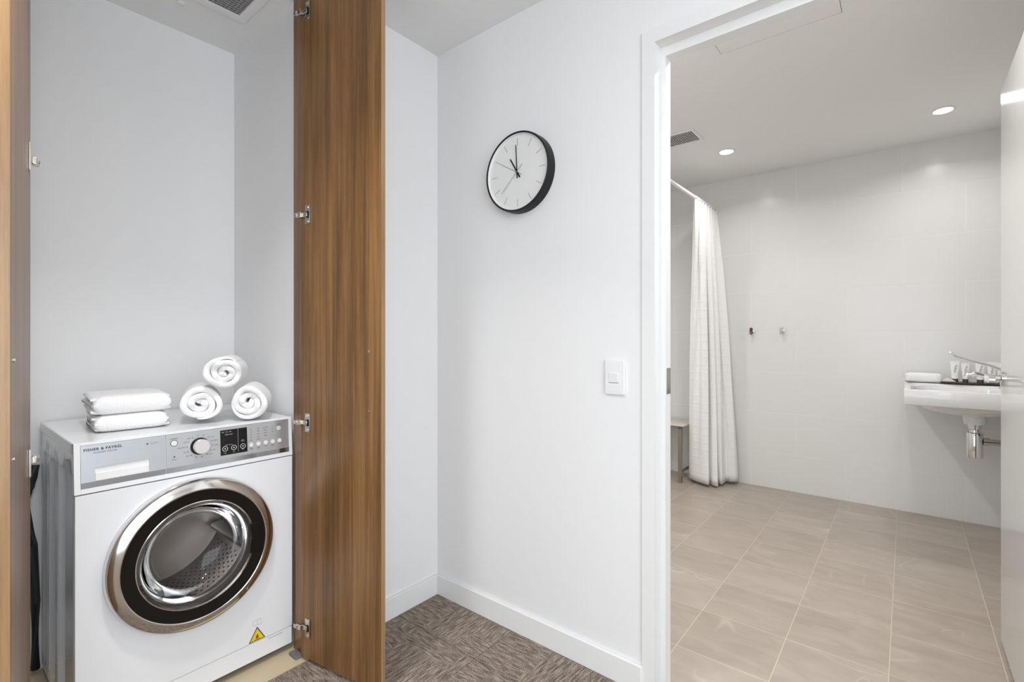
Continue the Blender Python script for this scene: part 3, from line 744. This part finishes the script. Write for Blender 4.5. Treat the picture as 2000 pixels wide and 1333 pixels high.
# warning triangle, book symbol
def tri(s, c): return [(c[0]+s*math.cos(math.radians(a)), c[1]+s*math.sin(math.radians(a))) for a in (90, 210, 330)]
tb = (0.7615, 0.1085)
wl = obj('warning_label', prism(BM(), tri(0.0325, tb), FM, 0.0001, 0.0004), 'ink', wm)
obj('label_face', prism(BM(), tri(0.0268, tb), FM, 0.0004, 0.0006), 'yellow', wl)
fl = [(0, -0.010), (0.006, -0.006), (0.0065, 0.0), (0.003, 0.005), (0.001, 0.012), (-0.002, 0.004), (-0.006, 0.001), (-0.006, -0.006)]
obj('flame_symbol', prism(BM(), [(tb[0]+x*0.8, tb[1]-0.001+y*0.9) for x, y in fl], FM, 0.0006, 0.0008), 'red', wl)
obj('flame_base', prism(BM(), [(tb[0]-0.009, tb[1]-0.0120), (tb[0]+0.009, tb[1]-0.0120), (tb[0]+0.009, tb[1]-0.0105), (tb[0]-0.009, tb[1]-0.0105)], FM, 0.0006, 0.0008), 'ink', wl)
bm = BM(); bk = (0.7625, 0.1555)
for x0, x1, y0, y1 in ((-.014, .014, -.009, -.0082), (-.014, .014, .0082, .009), (-.014, -.0132, -.009, .009), (.0132, .014, -.009, .009), (-.0004, .0004, -.009, .009)):
    prism(bm, [(bk[0]+x0, bk[1]+y0), (bk[0]+x1, bk[1]+y0), (bk[0]+x1, bk[1]+y1), (bk[0]+x0, bk[1]+y1)], FM, 0.0001, 0.0003)
obj('book_symbol', bm, 'ink_grey', wm)

# hose, tap and cable between the machine and the cupboard wall
bm = tube(BM(), [(XB+0.03, 0.262, 0.02), (XB+0.03, 0.262, 0.25), (XB+0.035, 0.255, 0.45), (XB+0.03, 0.235, 0.60), (XB+0.03, 0.255, 0.68), (XB+0.02, 0.262, 0.72)], 0.013, 14)
tag(obj('drain_hose', bm, 'hose', smooth=True), 'black hose curving down the wall behind the left side of the washer', 'hose')
bm = tube(BM(), [(XB, 0.235, 0.66), (XB+0.045, 0.235, 0.66)], 0.016, 16)
vt = tag(obj('water_valve', bm, 'nickel', smooth=True), 'round dark-knobbed water valve on the wall left of the washer', 'valve')
obj('knob', tube(BM(), [(XB+0.045, 0.235, 0.66), (XB+0.062, 0.235, 0.66)], 0.023, 20), 'blackmatt', vt, smooth=True)

# ================================================================== TOWELS
def towel_roll(cx, cy, cz, ax, ay, r, L, label, seed, phase=0.0):
    rnd = random.Random(seed)
    root_dir = Vector((ax, ay, 0)).normalized(); right = Vector((-root_dir.y, root_dir.x, 0)); up = Vector((0, 0, 1))
    turns = 2.7; N = 200; th = r/(turns+0.42)
    bm = BM(); rows = []
    ph = [rnd.uniform(0, 6.28) for _ in range(6)]
    nl = 9
    for i in range(N+1):
        t = i/N; a = phase+2*math.pi*turns*t
        rc = 0.22*th+th*turns*t
        wob = 1+0.035*math.sin(2*a+ph[0])+0.03*math.sin(3*a+ph[1]+5*t)
        tail = max(0.0, (t-0.86)/0.14)
        ro, ri = (rc+th*0.50-th*0.90*tail**1.5)*wob, max(0.0005, (rc-th*0.50)*wob)
        if t < 0.2: ri = 0.0005
        end = (0.006*math.sin(1.3*a+ph[2])+0.003*math.sin(4*a+ph[3]))*min(1, t*2.2)-0.012*(1-t)
        ring = []
        prof = []
        for k in range(nl):                       # rounded ends: inner->outer around front lip, along, back lip
            s_ = math.pi*k/(nl-1)
            rr = (ro+ri)/2-(ro-ri)/2*math.cos(s_); prof.append((rr, -end-(ro-ri)*0.42*math.sin(s_)**0.8+0.006))
        for k in range(nl):
            s_ = math.pi*k/(nl-1)
            rr = (ro+ri)/2+(ro-ri)/2*math.cos(s_); prof.append((rr, L+end*0.7+(ro-ri)*0.5*math.sin(s_)-0.006))
        for rr, h in prof:
            sq = rr*math.sin(a)
            if sq < 0: sq *= 0.965
            p_ = Vector((cx, cy, cz))+root_dir*h+right*(rr*math.cos(a))+up*sq
            ring.append(bm.verts.new(p_))
        rows.append(ring)
    for A, B in zip(rows, rows[1:]):
        n = len(A)
        for k in range(n): bm.faces.new((A[k], A[(k+1) % n], B[(k+1) % n], B[k]))
    bm.faces.new(rows[0]); bm.faces.new(rows[-1][::-1])
    o = obj('rolled_towel', bm, 'towel', smooth=True, angle=80)
    return tag(o, label, 'towel', None)
towel_roll(-1.868, 0.614, WT+0.0668, -0.948, 0.318, 0.066, 0.20, 'rolled white towel on the washer lid, lower left of the three rolls', 1, 0.5)
towel_roll(-1.800, 0.741, WT+0.0670, -0.88, 0.475, 0.066, 0.19, 'rolled white towel on the washer lid, lower right beside the oak door', 2, 2.0)
towel_roll(-1.826, 0.674, WT+0.1745, -0.883, 0.47, 0.063, 0.20, 'rolled white towel resting on top of the two other rolls', 3, 4.2)

def folded_towel(cx, cy, z0, wx, wy, h, ang, label, seed, name='folded_towel', layers=3):
    """folds run along local y (front edge is the rounded fold). wx: depth, wy: width"""
    rnd = random.Random(seed); bm = BM()
    ca, sa = math.cos(ang), math.sin(ang)
    NX, NY = 26, 20
    lay = h/layers
    def P(x, y, z): return Vector((cx+x*ca-y*sa, cy+x*sa+y*ca, z))
    # outer envelope wraps two inner leaves: cross section in x-z, swept along y
    def slab(zb, hh, x0, x1, grow, sd):
        r2 = random.Random(sd); p1, p2 = r2.uniform(0, 6), r2.uniform(0, 6)
        rings = []
        for j in range(NY+1):
            v = j/NY; y = -wy/2+wy*v
            e = min(v, 1-v)*NY
            pin = 1.0 if e >= 3 else math.sqrt(max(0.0, 1-((3-e)/3)**2))*0.62+0.38
            pts = []
            n = 40
            for k in range(n):
                a = 2*math.pi*k/n
                c_, s_ = math.cos(a), math.sin(a)
                sx = math.copysign(abs(c_)**0.28, c_); sz = math.copysign(abs(s_)**0.55, s_)
                x = (x0+x1)/2+sx*(x1-x0)/2
                hz_ = hh/2*pin*(1+0.05*math.sin(9*v+p1)+0.04*math.sin(14*x+p2))
                z = zb+hh/2+sz*hz_
                if s_ < 0: z = max(z, zb+0.0)
                x += 0.003*math.sin(7*v+p2)
                pts.append(bm.verts.new(P(x, y+0.004*math.sin(20*x+p1)*(1 if e < 1 else 0), z)))
            rings.append(pts)
        for A, B in zip(rings, rings[1:]):
            for k in range(n): bm.faces.new((A[k], A[(k+1) % n], B[(k+1) % n], B[k]))
        bm.faces.new(rings[0]); bm.faces.new(rings[-1][::-1])
    for l in range(layers):
        slab(z0+l*lay*0.96, lay*1.07, -wx/2+0.004*rnd.random(), wx/2-0.014-(0.006 if l == 1 else 0.0)+0.003*rnd.random(), 0, seed*10+l)
    # front fold: joins the leaves into one rounded edge
    rings = []
    for j in range(NY+1):
        v = j/NY; y = -wy/2+0.004+(wy-0.008)*v
        e = min(v, 1-v)*NY
        pin = 1.0 if e >= 3 else math.sqrt(max(0.0, 1-((3-e)/3)**2))*0.55+0.45
        pts = []
        for k in range(20):
            a = 2*math.pi*k/20
            sz = math.copysign(abs(math.sin(a))**0.7, math.sin(a))
            pts.append(bm.verts.new(P(wx/2-0.030+0.034*math.copysign(abs(math.cos(a))**0.8, math.cos(a))+0.0015*math.sin(8*v+seed), y, z0+h*0.50+h*0.53*sz*pin-(0.0 if sz > 0 else h*-0.03))))
        rings.append(pts)
    for A, B in zip(rings, rings[1:]):
        for k in range(20): bm.faces.new((A[k], A[(k+1) % 20], B[(k+1) % 20], B[k]))
    bm.faces.new(rings[0]); bm.faces.new(rings[-1][::-1])
    o = obj(name, bm, 'towel', smooth=True, angle=75)
    return tag(o, label, 'towel')
folded_towel(-2.045, 0.452, WT+0.0005, 0.27, 0.190, 0.052, math.radians(-6), 'folded white towel lying directly on the washer lid, lower of the folded pair', 11)
folded_towel(-2.050, 0.454, WT+0.0535, 0.275, 0.204, 0.058, math.radians(-5), 'folded white towel on top of the other folded towel', 12)

# ================================================================== WALL CLOCK
CX, CZc, CR = -1.166, 1.800, 0.1525
cm = frameM((CX, YC, CZc), (1, 0, 0), (0, 0, 1), (0, -1, 0))
ck = empty('wall_clock', (CX, YC, CZc-CR), 'round wall clock with black case and plain white face', 'clock')
obj('case', lathe(BM(), [(0.0, 0.001), (CR+0.0015, 0.001), (CR+0.0015, 0.030), (CR, 0.0425), (CR-0.002, 0.044), (CR-0.0055, 0.043), (CR-0.0065, 0.031), (CR-0.008, 0.030), (0, 0.030)], cm, 96), 'blackmatt', ck, smooth=True, angle=30)
fc = obj('face', lathe(BM(), [(0, 0.0302), (CR-0.008, 0.0302), (CR-0.008, 0.0312), (0, 0.0312)], cm, 72), 'clockface', ck)
obj('face_rim', lathe(BM(), [(CR-0.0066, 0.031), (CR-0.0066, 0.0405), (CR-0.0078, 0.0405), (CR-0.0095, 0.0312)], cm, 72), 'clockface', ck, smooth=True)
for k in range(12):
    a = math.radians(90-30*k)
    m_ = cm @ Matrix.Rotation(a, 4, 'Z')
    obj('hour_mark', prism(BM(), [(0.103, -0.0007), (0.133, -0.0007), (0.133, 0.0007), (0.103, 0.0007)], m_, 0.0312, 0.0318), 'clockmark', fc)
def hand(name, deg, l, tail, wd, z, mat='blackmatt'):
    m_ = cm @ Matrix.Rotation(math.radians(90-deg), 4, 'Z')
    return obj(name, prism(BM(), [(-tail, -wd), (l, -wd*0.8), (l, wd*0.8), (-tail, wd)], m_, z, z+0.0008), mat, ck)
hand('hour_hand', -31, 0.066, 0.026, 0.0030, 0.034)
hand('minute_hand', -3, 0.106, 0.024, 0.0021, 0.0355)
hand('second_hand', 226, 0.105, 0.036, 0.0007, 0.037, 'clockmark')
hand('alarm_hand', 300, 0.098, 0.026, 0.0007, 0.033, 'clockmark')
obj('pivot', lathe(BM(), [(0, 0.033), (0.0045, 0.033), (0.0045, 0.0385), (0, 0.039)], cm, 20), 'nickel', ck, smooth=True)

# ================================================================== LIGHT SWITCH
sm = frameM((-0.766, YC, 1.0255), (1, 0, 0), (0, 0, 1), (0, -1, 0))
sw = obj('light_switch', prism(BM(), rrect(-0.0365, 0.0365, -0.0585, 0.0585, 0.004), sm, 0.0, 0.0095), 'plastic', bevel=0.0028)
tag(sw, 'white single light switch on the white wall beside the bathroom door frame', 'switch')
obj('surround', prism(BM(), rrect(-0.0265, 0.0225, -0.048, 0.048, 0.002), sm, 0.0095, 0.0103), 'plastic', sw, bevel=0.0005)
rk = sm @ Matrix.Rotation(math.radians(5), 4, 'X')
obj('rocker', prism(BM(), rrect(-0.0190, 0.0145, -0.0165, 0.0155, 0.003), rk, 0.006, 0.0122), 'plastic', sw, bevel=0.001)
obj('rocker_gap', prism(BM(), rrect(-0.0200, 0.0155, -0.0195, -0.0165, 0.0012), sm, 0.0103, 0.0106), 'ink_grey', sw)

# ================================================================== CEILING VENTS
def grille(name, hole, label, pitch, fw, deep, darkm='vent_dark', bar=0.0018, mat='vent_grey'):
    x0, x1, y0, y1 = hole
    root = empty(name, ((x0+x1)/2, (y0+y1)/2, CZ-0.006), label, 'vent')
    obj('frame', boxes((x0-fw, x0, y0-fw, y1+fw, CZ-0.006, CZ-0.0002), (x1, x1+fw, y0-fw, y1+fw, CZ-0.006, CZ-0.0002), (x0, x1, y0-fw, y0, CZ-0.006, CZ-0.0002), (x0, x1, y1, y1+fw, CZ-0.006, CZ-0.0002)), 'ceil', root, bevel=0.001)
    obj('duct', boxes((x0+0.001, x1-0.001, y0+0.001, y1-0.001, CZ+0.05, CZ+0.06), (x0+0.0005, x0+0.002, y0+0.001, y1-0.001, CZ+0.002, CZ+0.05), (x1-0.002, x1-0.0005, y0+0.001, y1-0.001, CZ+0.002, CZ+0.05), (x0+0.002, x1-0.002, y0+0.0005, y0+0.002, CZ+0.002, CZ+0.05), (x0+0.002, x1-0.002, y1-0.002, y1-0.0005, CZ+0.002, CZ+0.05)), darkm, root)
    return root, x0, x1, y0, y1
r_, x0, x1, y0, y1 = grille('ceiling_vent', CV, 'square white eggcrate air vent in the cupboard ceiling above the washer', 0.013, 0.034, 0.012)
n = 22
for k in range(1, n):
    x = x0+(x1-x0)*k/n; obj('bar', boxes((x-0.0011, x+0.0011, y0+0.002, y1-0.002, CZ-0.003, CZ+0.008)), 'vent_grey', r_)
for k in range(1, n):
    y = y0+(y1-y0)*k/n; obj('bar', boxes((x0+0.002, x1-0.002, y-0.0011, y+0.0011, CZ-0.003, CZ+0.008)), 'vent_grey', r_)
r_, x0, x1, y0, y1 = grille('ceiling_vent', BV, 'small grey slatted exhaust vent in the bathroom ceiling beside the door frame', 0.012, 0.020, 0.012)
for k in range(1, 20):
    x = x0+(x1-x0)*k/20; obj('slat', boxes((x-0.0035, x+0.0035, y0+0.002, y1-0.002, CZ-0.002, CZ+0.004)), 'vent_grey', r_)
for k in range(1, 5):
    y = y0+(y1-y0)*k/5; obj('slat', boxes((x0+0.002, x1-0.002, y-0.002, y+0.002, CZ-0.003, CZ+0.003)), 'vent_grey', r_)
# sprinkler cover / sensor in the cupboard ceiling
bm = lathe(BM(), [(0, 0), (0.012, 0), (0.012, -0.004), (0.006, -0.007), (0, -0.007)], Matrix.Translation((-2.148, 0.642, CZ)), 24)
tag(obj('ceiling_sensor', bm, 'trim', smooth=True), 'tiny round white button on the cupboard ceiling left of the vent', 'sensor')
# downlights
def downlight(x, y, label, group=None, r=0.043):
    root = empty('downlight', (x, y, CZ-0.006), label, 'light', group)
    t_ = Matrix.Translation((x, y, CZ))
    obj('trim_ring', lathe(BM(), [(r, -0.0002), (r+0.010, -0.0002), (r+0.010, -0.003), (r+0.004, -0.006), (r, -0.005)], t_, 40, close=True), 'trim', root, smooth=True)
    obj('diffuser', lathe(BM(), [(0, -0.001), (r, -0.001), (r, -0.004), (0, -0.004)], t_, 40), 'lamp', root)
    return root
downlight(-0.958, 3.517, 'round recessed bathroom ceiling light nearer the shower curtain')
downlight(0.161, 3.644, 'round recessed bathroom ceiling light above the wash basin, nearer the open door')

# ================================================================== SHOWER RAIL AND CURTAIN
RX, RZ = -1.222, 2.205
bm = tube(BM(), [(RX, YF, RZ), (RX, YB, RZ)], 0.0125, 20)
rl = tag(obj('shower_rail', bm, 'plastic', smooth=True), 'straight white shower curtain rail fixed to the tiled back wall', 'rail')
obj('flange', tube(BM(), [(RX, YB-0.008, RZ), (RX, YB, RZ)], 0.028, 24), 'plastic', rl, smooth=True)
ct = empty('shower_curtain', (RX, 3.95, 0.02), 'white shower curtain bunched against the back wall, hanging nearly to the floor', 'curtain')
def spline(pts, t):
    n = len(pts)-1; x = t*n; i = min(int(x), n-1); f_ = x-i
    p0, p1, p2, p3 = pts[max(i-1, 0)], pts[i], pts[i+1], pts[min(i+2, n)]
    return tuple(0.5*((2*b_)+(-a+c)*f_+(2*a-5*b_+4*c-d)*f_*f_+(-a+3*b_-3*c+d)*f_**3) for a, b_, c, d in zip(p0, p1, p2, p3))
botp = [(-1.375, 4.03), (-1.372, 3.97), (-1.335, 3.92), (-1.26, 3.88), (-1.185, 3.862), (-1.200, 3.93), (-1.165, 3.90), (-1.125, 3.895), (-1.150, 3.975), (-1.112, 3.955), (-1.105, 4.05), (-1.075, 4.045), (-1.04, 4.075), (-1.035, 4.13)]
NT, NZ = 170, 44
ztop = 2.185
bm = BM(); grid = []
for i in range(NT+1):
    t = i/NT; col = []
    bxp, byp = spline(botp, t)
    K = 7.5
    tx = RX+0.024*math.sin(2*math.pi*K*t); ty = 3.66+0.465*t+0.006*math.sin(4*math.pi*K*t)
    zt = ztop+0.010*abs(math.sin(math.pi*K*t+0.5))
    for j in range(NZ+1):
        s_ = j/NZ                        # 0 top .. 1 bottom
        wgt = s_**0.9
        z = zt*(1-s_)+(0.022+0.006*math.sin(9*t))*s_
        x = tx*(1-wgt)+bxp*wgt + 0.006*math.sin(2*math.pi*(K*1.7)*t+3*s_)*math.sin(math.pi*s_)+0.014*math.sin(2*math.pi*4.2*t+1.0)*math.sin(math.pi*s_)
        y = ty*(1-wgt)+byp*wgt + 0.010*math.sin(2*math.pi*(K*1.3)*t+2*s_)*math.sin(math.pi*s_)
        y = min(y, YB-0.012)
        col.append(bm.verts.new((x, y, z)))
    grid.append(col)
for A, B in zip(grid, grid[1:]):
    for j in range(NZ): bm.faces.new((A[j], B[j], B[j+1], A[j+1]))
co = obj('cloth', bm, 'curtain', ct, smooth=True, angle=180)
sd = co.modifiers.new('thick', 'SOLIDIFY'); sd.thickness = 0.0016; sd.offset = 0
for k in range(8):
    y = 3.675+0.455*k/7
    b2 = BM(); rr = []
    for q in range(20):
        a = 2*math.pi*q/20; rr.append((RX+0.019*math.cos(a), y, RZ-0.004+0.019*math.sin(a)))
    tube(b2, rr+[rr[0]], 0.0016, 6, caps=False); obj('ring', b2, 'plastic', ct, smooth=True)

# ================================================================== SHOWER STOOL
sx0, sx1, sy0, sy1, sz = -1.70, -1.372, 3.835, 4.135, 0.462
st = empty('shower_stool', ((sx0+sx1)/2, (sy0+sy1)/2, 0), 'low shower stool with pale seat and brown-grey metal legs behind the curtain', 'stool')
bm = BM(); prism(bm, [(sx0, sy0), (sx1, sy0), (sx1+0.006, sy0+0.05), (sx1+0.006, sy1), (sx0, sy1)], Matrix.Identity(4), sz-0.010, sz)
obj('seat', bm, 'seatboard', st, bevel=0.003)
for x, y in ((sx1-0.045, sy0+0.012), (sx1-0.045, sy1-0.045), (sx0+0.02, sy0+0.012), (sx0+0.02, sy1-0.045)):
    obj('leg', boxes((x, x+0.028, y, y+0.028, 0, sz-0.010)), 'steelbrown', st, bevel=0.002)
obj('seat_frame', boxes((sx0+0.02, sx1-0.017, sy0+0.012, sy0+0.03, sz-0.032, sz-0.010)), 'steelbrown', st)
obj('seat_frame', boxes((sx0+0.02, sx1-0.017, sy1-0.03, sy1-0.017, sz-0.032, sz-0.010)), 'steelbrown', st)
obj('brace', boxes((sx1-0.036, sx1-0.026, sy0+0.04, sy1-0.045, 0.075, 0.095)), 'steelbrown', st)

# ================================================================== ROBE HOOKS
def hook(x, z, mat, label):
    hm_ = frameM((x, YB, z), (1, 0, 0), (0, 0, 1), (0, -1, 0))
    root = obj('robe_hook', lathe(BM(), [(0, 0), (0.014, 0), (0.014, 0.004), (0.006, 0.006), (0.006, 0.024), (0, 0.024)], hm_, 24), 'chrome', smooth=True)
    tag(root, label, 'hook')
    obj('hook_pad', prism(BM(), rrect(-0.0105, 0.0105, -0.028, 0.026, 0.009), hm_, 0.024, 0.034), mat, root, bevel=0.002)
    obj('peg', tube(BM(), [hm_ @ Vector((0, -0.020, 0.008)), hm_ @ Vector((0, -0.022, 0.024)), hm_ @ Vector((0, -0.014, 0.040))], 0.005, 10), 'chrome', root, smooth=True)
hook(-0.945, 1.213, 'bronze', 'dark-faced robe hook on the back wall, nearer the shower curtain')
hook(-0.733, 1.215, 'nickel', 'pale chrome robe hook on the back wall, nearer the basin')

# ================================================================== WASH BASIN
bt = 0.878; bx0, bx1, by0, by1 = -0.010, XR, 3.425, 4.125
bs = empty('wash_basin', ((bx0+bx1)/2, (by0+by1)/2, 0.40), 'white wall-hung wash basin with chrome bottle trap beside the open door', 'basin')
bcx, bcy = 0.262, 3.76
bm = BM(); N = 56
rim_o = rrect(bx0, bx1, by0, by1, 0.018, 4)
def ring_pts(rx, ry, z, n=N, cx=bcx, cy=bcy, p=2.6):
    out = []
    for k in range(n):
        a = 2*math.pi*k/n; c_, s_ = math.cos(a), math.sin(a)
        out.append((cx+rx*math.copysign(abs(c_)**(2/p), c_), cy+ry*math.copysign(abs(s_)**(2/p), s_), z))
    return out
def rect_ring(z, ins, n=N):
    out = []
    x0_, x1_, y0_, y1_ = bx0+ins, bx1-(ins if ins < 0.01 else 0.0), by0+ins, by1-ins
    for k in range(n):
        a = 2*math.pi*k/n; c_, s_ = math.cos(a), math.sin(a)
        mx_ = max(abs(c_), abs(s_))
        u_, v_ = c_/mx_, s_/mx_
        out.append(((x0_+x1_)/2+u_*(x1_-x0_)/2, (y0_+y1_)/2+v_*(y1_-y0_)/2, z))
    return out
rings = [ring_pts(0.02, 0.02, bt-0.128), ring_pts(0.10, 0.14, bt-0.122), ring_pts(0.175, 0.22, bt-0.095), ring_pts(0.205, 0.262, bt-0.040), ring_pts(0.212, 0.272, bt-0.012), ring_pts(0.220, 0.280, bt-0.006),
         rect_ring(bt-0.004, 0.020), rect_ring(bt, 0.012), rect_ring(bt, 0.004), rect_ring(bt-0.004, 0.0), rect_ring(bt-0.082, 0.002), rect_ring(bt-0.086, 0.006),
         ring_pts(0.235, 0.290, bt-0.088), ring_pts(0.225, 0.275, bt-0.098), ring_pts(0.185, 0.215, bt-0.128), ring_pts(0.11, 0.12, bt-0.150), ring_pts(0.05, 0.05, bt-0.158)]
vr = [[bm.verts.new(p_) for p_ in r_] for r_ in rings]
for A, B in zip(vr, vr[1:]):
    for k in range(N): bm.faces.new((A[k], A[(k+1) % N], B[(k+1) % N], B[k]))
bm.faces.new(vr[0][::-1]); bm.faces.new(vr[-1])
obj('bowl', bm, 'ceramic', bs, smooth=True, angle=50)
tx_, ty_ = 0.300, 3.77
T_ = Matrix.Translation((tx_, ty_, 0))
obj('waste_collar', lathe(BM(), [(0, 0.735), (0.052, 0.735), (0.050, 0.690), (0.046, 0.672), (0, 0.672)], T_, 36), 'ceramic', bs, smooth=True)
tp = obj('bottle_trap', lathe(BM(), [(0, 0.483), (0.020, 0.481), (0.034, 0.484), (0.036, 0.492), (0.036, 0.618), (0.033, 0.624), (0.024, 0.626), (0.022, 0.640), (0.028, 0.644), (0.028, 0.664), (0.034, 0.666), (0.034, 0.672), (0, 0.672)], T_, 40), 'chrome', bs, smooth=True, angle=30)
obj('waste_pipe', tube(BM(), [(tx_+0.034, ty_, 0.578), (XR, ty_, 0.578)], 0.0165, 24), 'chrome', tp, smooth=True)
obj('pipe_nut', tube(BM(), [(tx_+0.034, ty_, 0.578), (tx_+0.062, ty_, 0.578)], 0.022, 24), 'chrome', tp, smooth=True)
obj('wall_bracket', boxes((0.43, XR-0.002, 3.62, 3.64, 0.66, 0.73)), 'blackmatt', bs)
# mixer tap with long lever, by the wall side of the basin
tb_ = Vector((0.420, 3.765, bt))
tap = empty('mixer_tap', tb_, 'chrome mixer tap with long raised lever on the basin, half hidden by the door', 'tap')
obj('tap_body', lathe(BM(), [(0, 0), (0.026, 0), (0.026, 0.006), (0.021, 0.010), (0.0205, 0.075), (0.022, 0.085), (0.018, 0.10), (0, 0.102)], Matrix.Translation(tb_), 28), 'chrome', tap, smooth=True)
obj('spout', tube(BM(), [tb_+Vector((0, 0, 0.045)), tb_+Vector((-0.05, 0, 0.062)), tb_+Vector((-0.11, 0, 0.078)), tb_+Vector((-0.150, 0, 0.076)), tb_+Vector((-0.158, 0, 0.058))], 0.013, 16, radii=[0.017, 0.015, 0.013, 0.013, 0.012]), 'chrome', tap, smooth=True)
lv = [tb_+Vector((0, 0, 0.100)), tb_+Vector((-0.06, 0.0, 0.128)), tb_+Vector((-0.14, 0.0, 0.152)), tb_+Vector((-0.200, 0.0, 0.176)), tb_+Vector((-0.222, 0.0, 0.196)), tb_+Vector((-0.232, 0.0, 0.192))]
obj('lever', tube(BM(), lv, 0.006, 12, radii=[0.012, 0.008, 0.006, 0.006, 0.007, 0.006]), 'chrome', tap, smooth=True)

# things on the basin ledge
lz = bt
ty0 = 4.025
o = tag(obj('tray', prism(BM(), rrect(0.165, 0.46, ty0, ty0+0.085, 0.008), Matrix.Identity(4), lz, lz+0.008), 'tray', bevel=0.002), 'thin dark tray under the toiletries on the basin ledge', 'tray')
# washcloth folded
bm = BM(); N2 = 18
rr = []
for i in range(N2+1):
    t = i/N2; x = -0.006+0.178*t; e = min(t, 1-t)*N2; pin = 1 if e > 2 else (0.72+0.14*e)
    ring = []
    for k in range(28):
        a = 2*math.pi*k/28; c_, s_ = math.cos(a), math.sin(a)
        ring.append(bm.verts.new((x, 4.066+0.045*pin*math.copysign(abs(c_)**0.5, c_), lz+0.029+0.0285*(pin if s_ > 0 else 1)*math.copysign(abs(s_)**0.6, s_)+0.001*math.sin(9*t+3*a))))
    rr.append(ring)
for A, B in zip(rr, rr[1:]):
    for k in range(28): bm.faces.new((A[k], A[(k+1) % 28], B[(k+1) % 28], B[k]))
bm.faces.new(rr[0]); bm.faces.new(rr[-1][::-1])
tag(obj('hand_towel', bm, 'towel', smooth=True, angle=70), 'small folded white hand towel on the left end of the basin ledge', 'towel')
bm = prism(BM(), [(0.172, 0), (0.240, 0), (0.222, 0.014), (0.196, 0.022), (0.180, 0.010)], frameM((0, ty0+0.012, lz+0.0085), (1, 0, 0), (0, 0, 1), (0, -1, 0)), -0.040, 0.0)
tag(obj('soap_packet', bm, 'packet', bevel=0.003), 'small pale wrapped soap on the dark tray beside the hand towel', 'soap')
labs = ['white toiletry tube with brown cap, leftmost on the basin tray', 'narrower white toiletry tube, second from the hand towel', 'white toiletry tube behind the tap spout, middle of the five', 'white toiletry tube behind the tap lever, second from the open door', 'white toiletry tube standing closest to the open door edge']
for k, (x, wd, hgt) in enumerate(((0.234, 0.025, 0.130), (0.282, 0.021, 0.118), (0.348, 0.025, 0.130), (0.398, 0.024, 0.128), (0.440, 0.024, 0.124))):
    yc = ty0+0.045; z0 = lz+0.008
    root = empty('toiletry_tube', (x, yc, z0), labs[k], 'toiletry tube')
    bm = BM(); rings = []
    for s_ in (0, 0.15, 0.35, 0.6, 0.8, 0.93, 0.935, 1.0):
        z = z0+0.020+(hgt-0.020)*s_
        ry = (1-min(1, s_/0.93))*(wd*0.55)+0.0012; rx = wd*0.66+(wd*0.92-wd*0.66)*min(1, s_/0.93)
        rings.append([bm.verts.new((x+rx*math.cos(2*math.pi*q/24), yc+ry*math.sin(2*math.pi*q/24), z)) for q in range(24)])
    for A, B in zip(rings, rings[1:]):
        for q in range(24): bm.faces.new((A[q], A[(q+1) % 24], B[(q+1) % 24], B[q]))
    bm.faces.new(rings[0][::-1]); bm.faces.new(rings[-1])
    obj('tube_body', bm, 'plastic', root, smooth=True, angle=50)
    obj('cap', lathe(BM(), [(0, 0), (wd*0.64, 0), (wd*0.62, 0.020), (0, 0.020)], Matrix.Translation((x, yc, z0)), 24), 'browncap', root, smooth=True, angle=40)
    # script-like mark
    b2 = BM(); pr = random.Random(k)
    pts = [(-0.004, 0.0), (0.003, 0.006), (-0.005, 0.012), (0.005, 0.018), (-0.001, 0.026), (0.004, 0.031), (0.007, 0.040)]
    P3 = [Vector((x+a*1.1, yc-wd*0.55*(1-(0.42+b_*8)/0.93*0.55)-0.0012, z0+hgt*0.46+b_*1.15)) for a, b_ in pts]
    tube(b2, P3, 0.0013, 6); obj('script_mark', b2, 'ink', root)
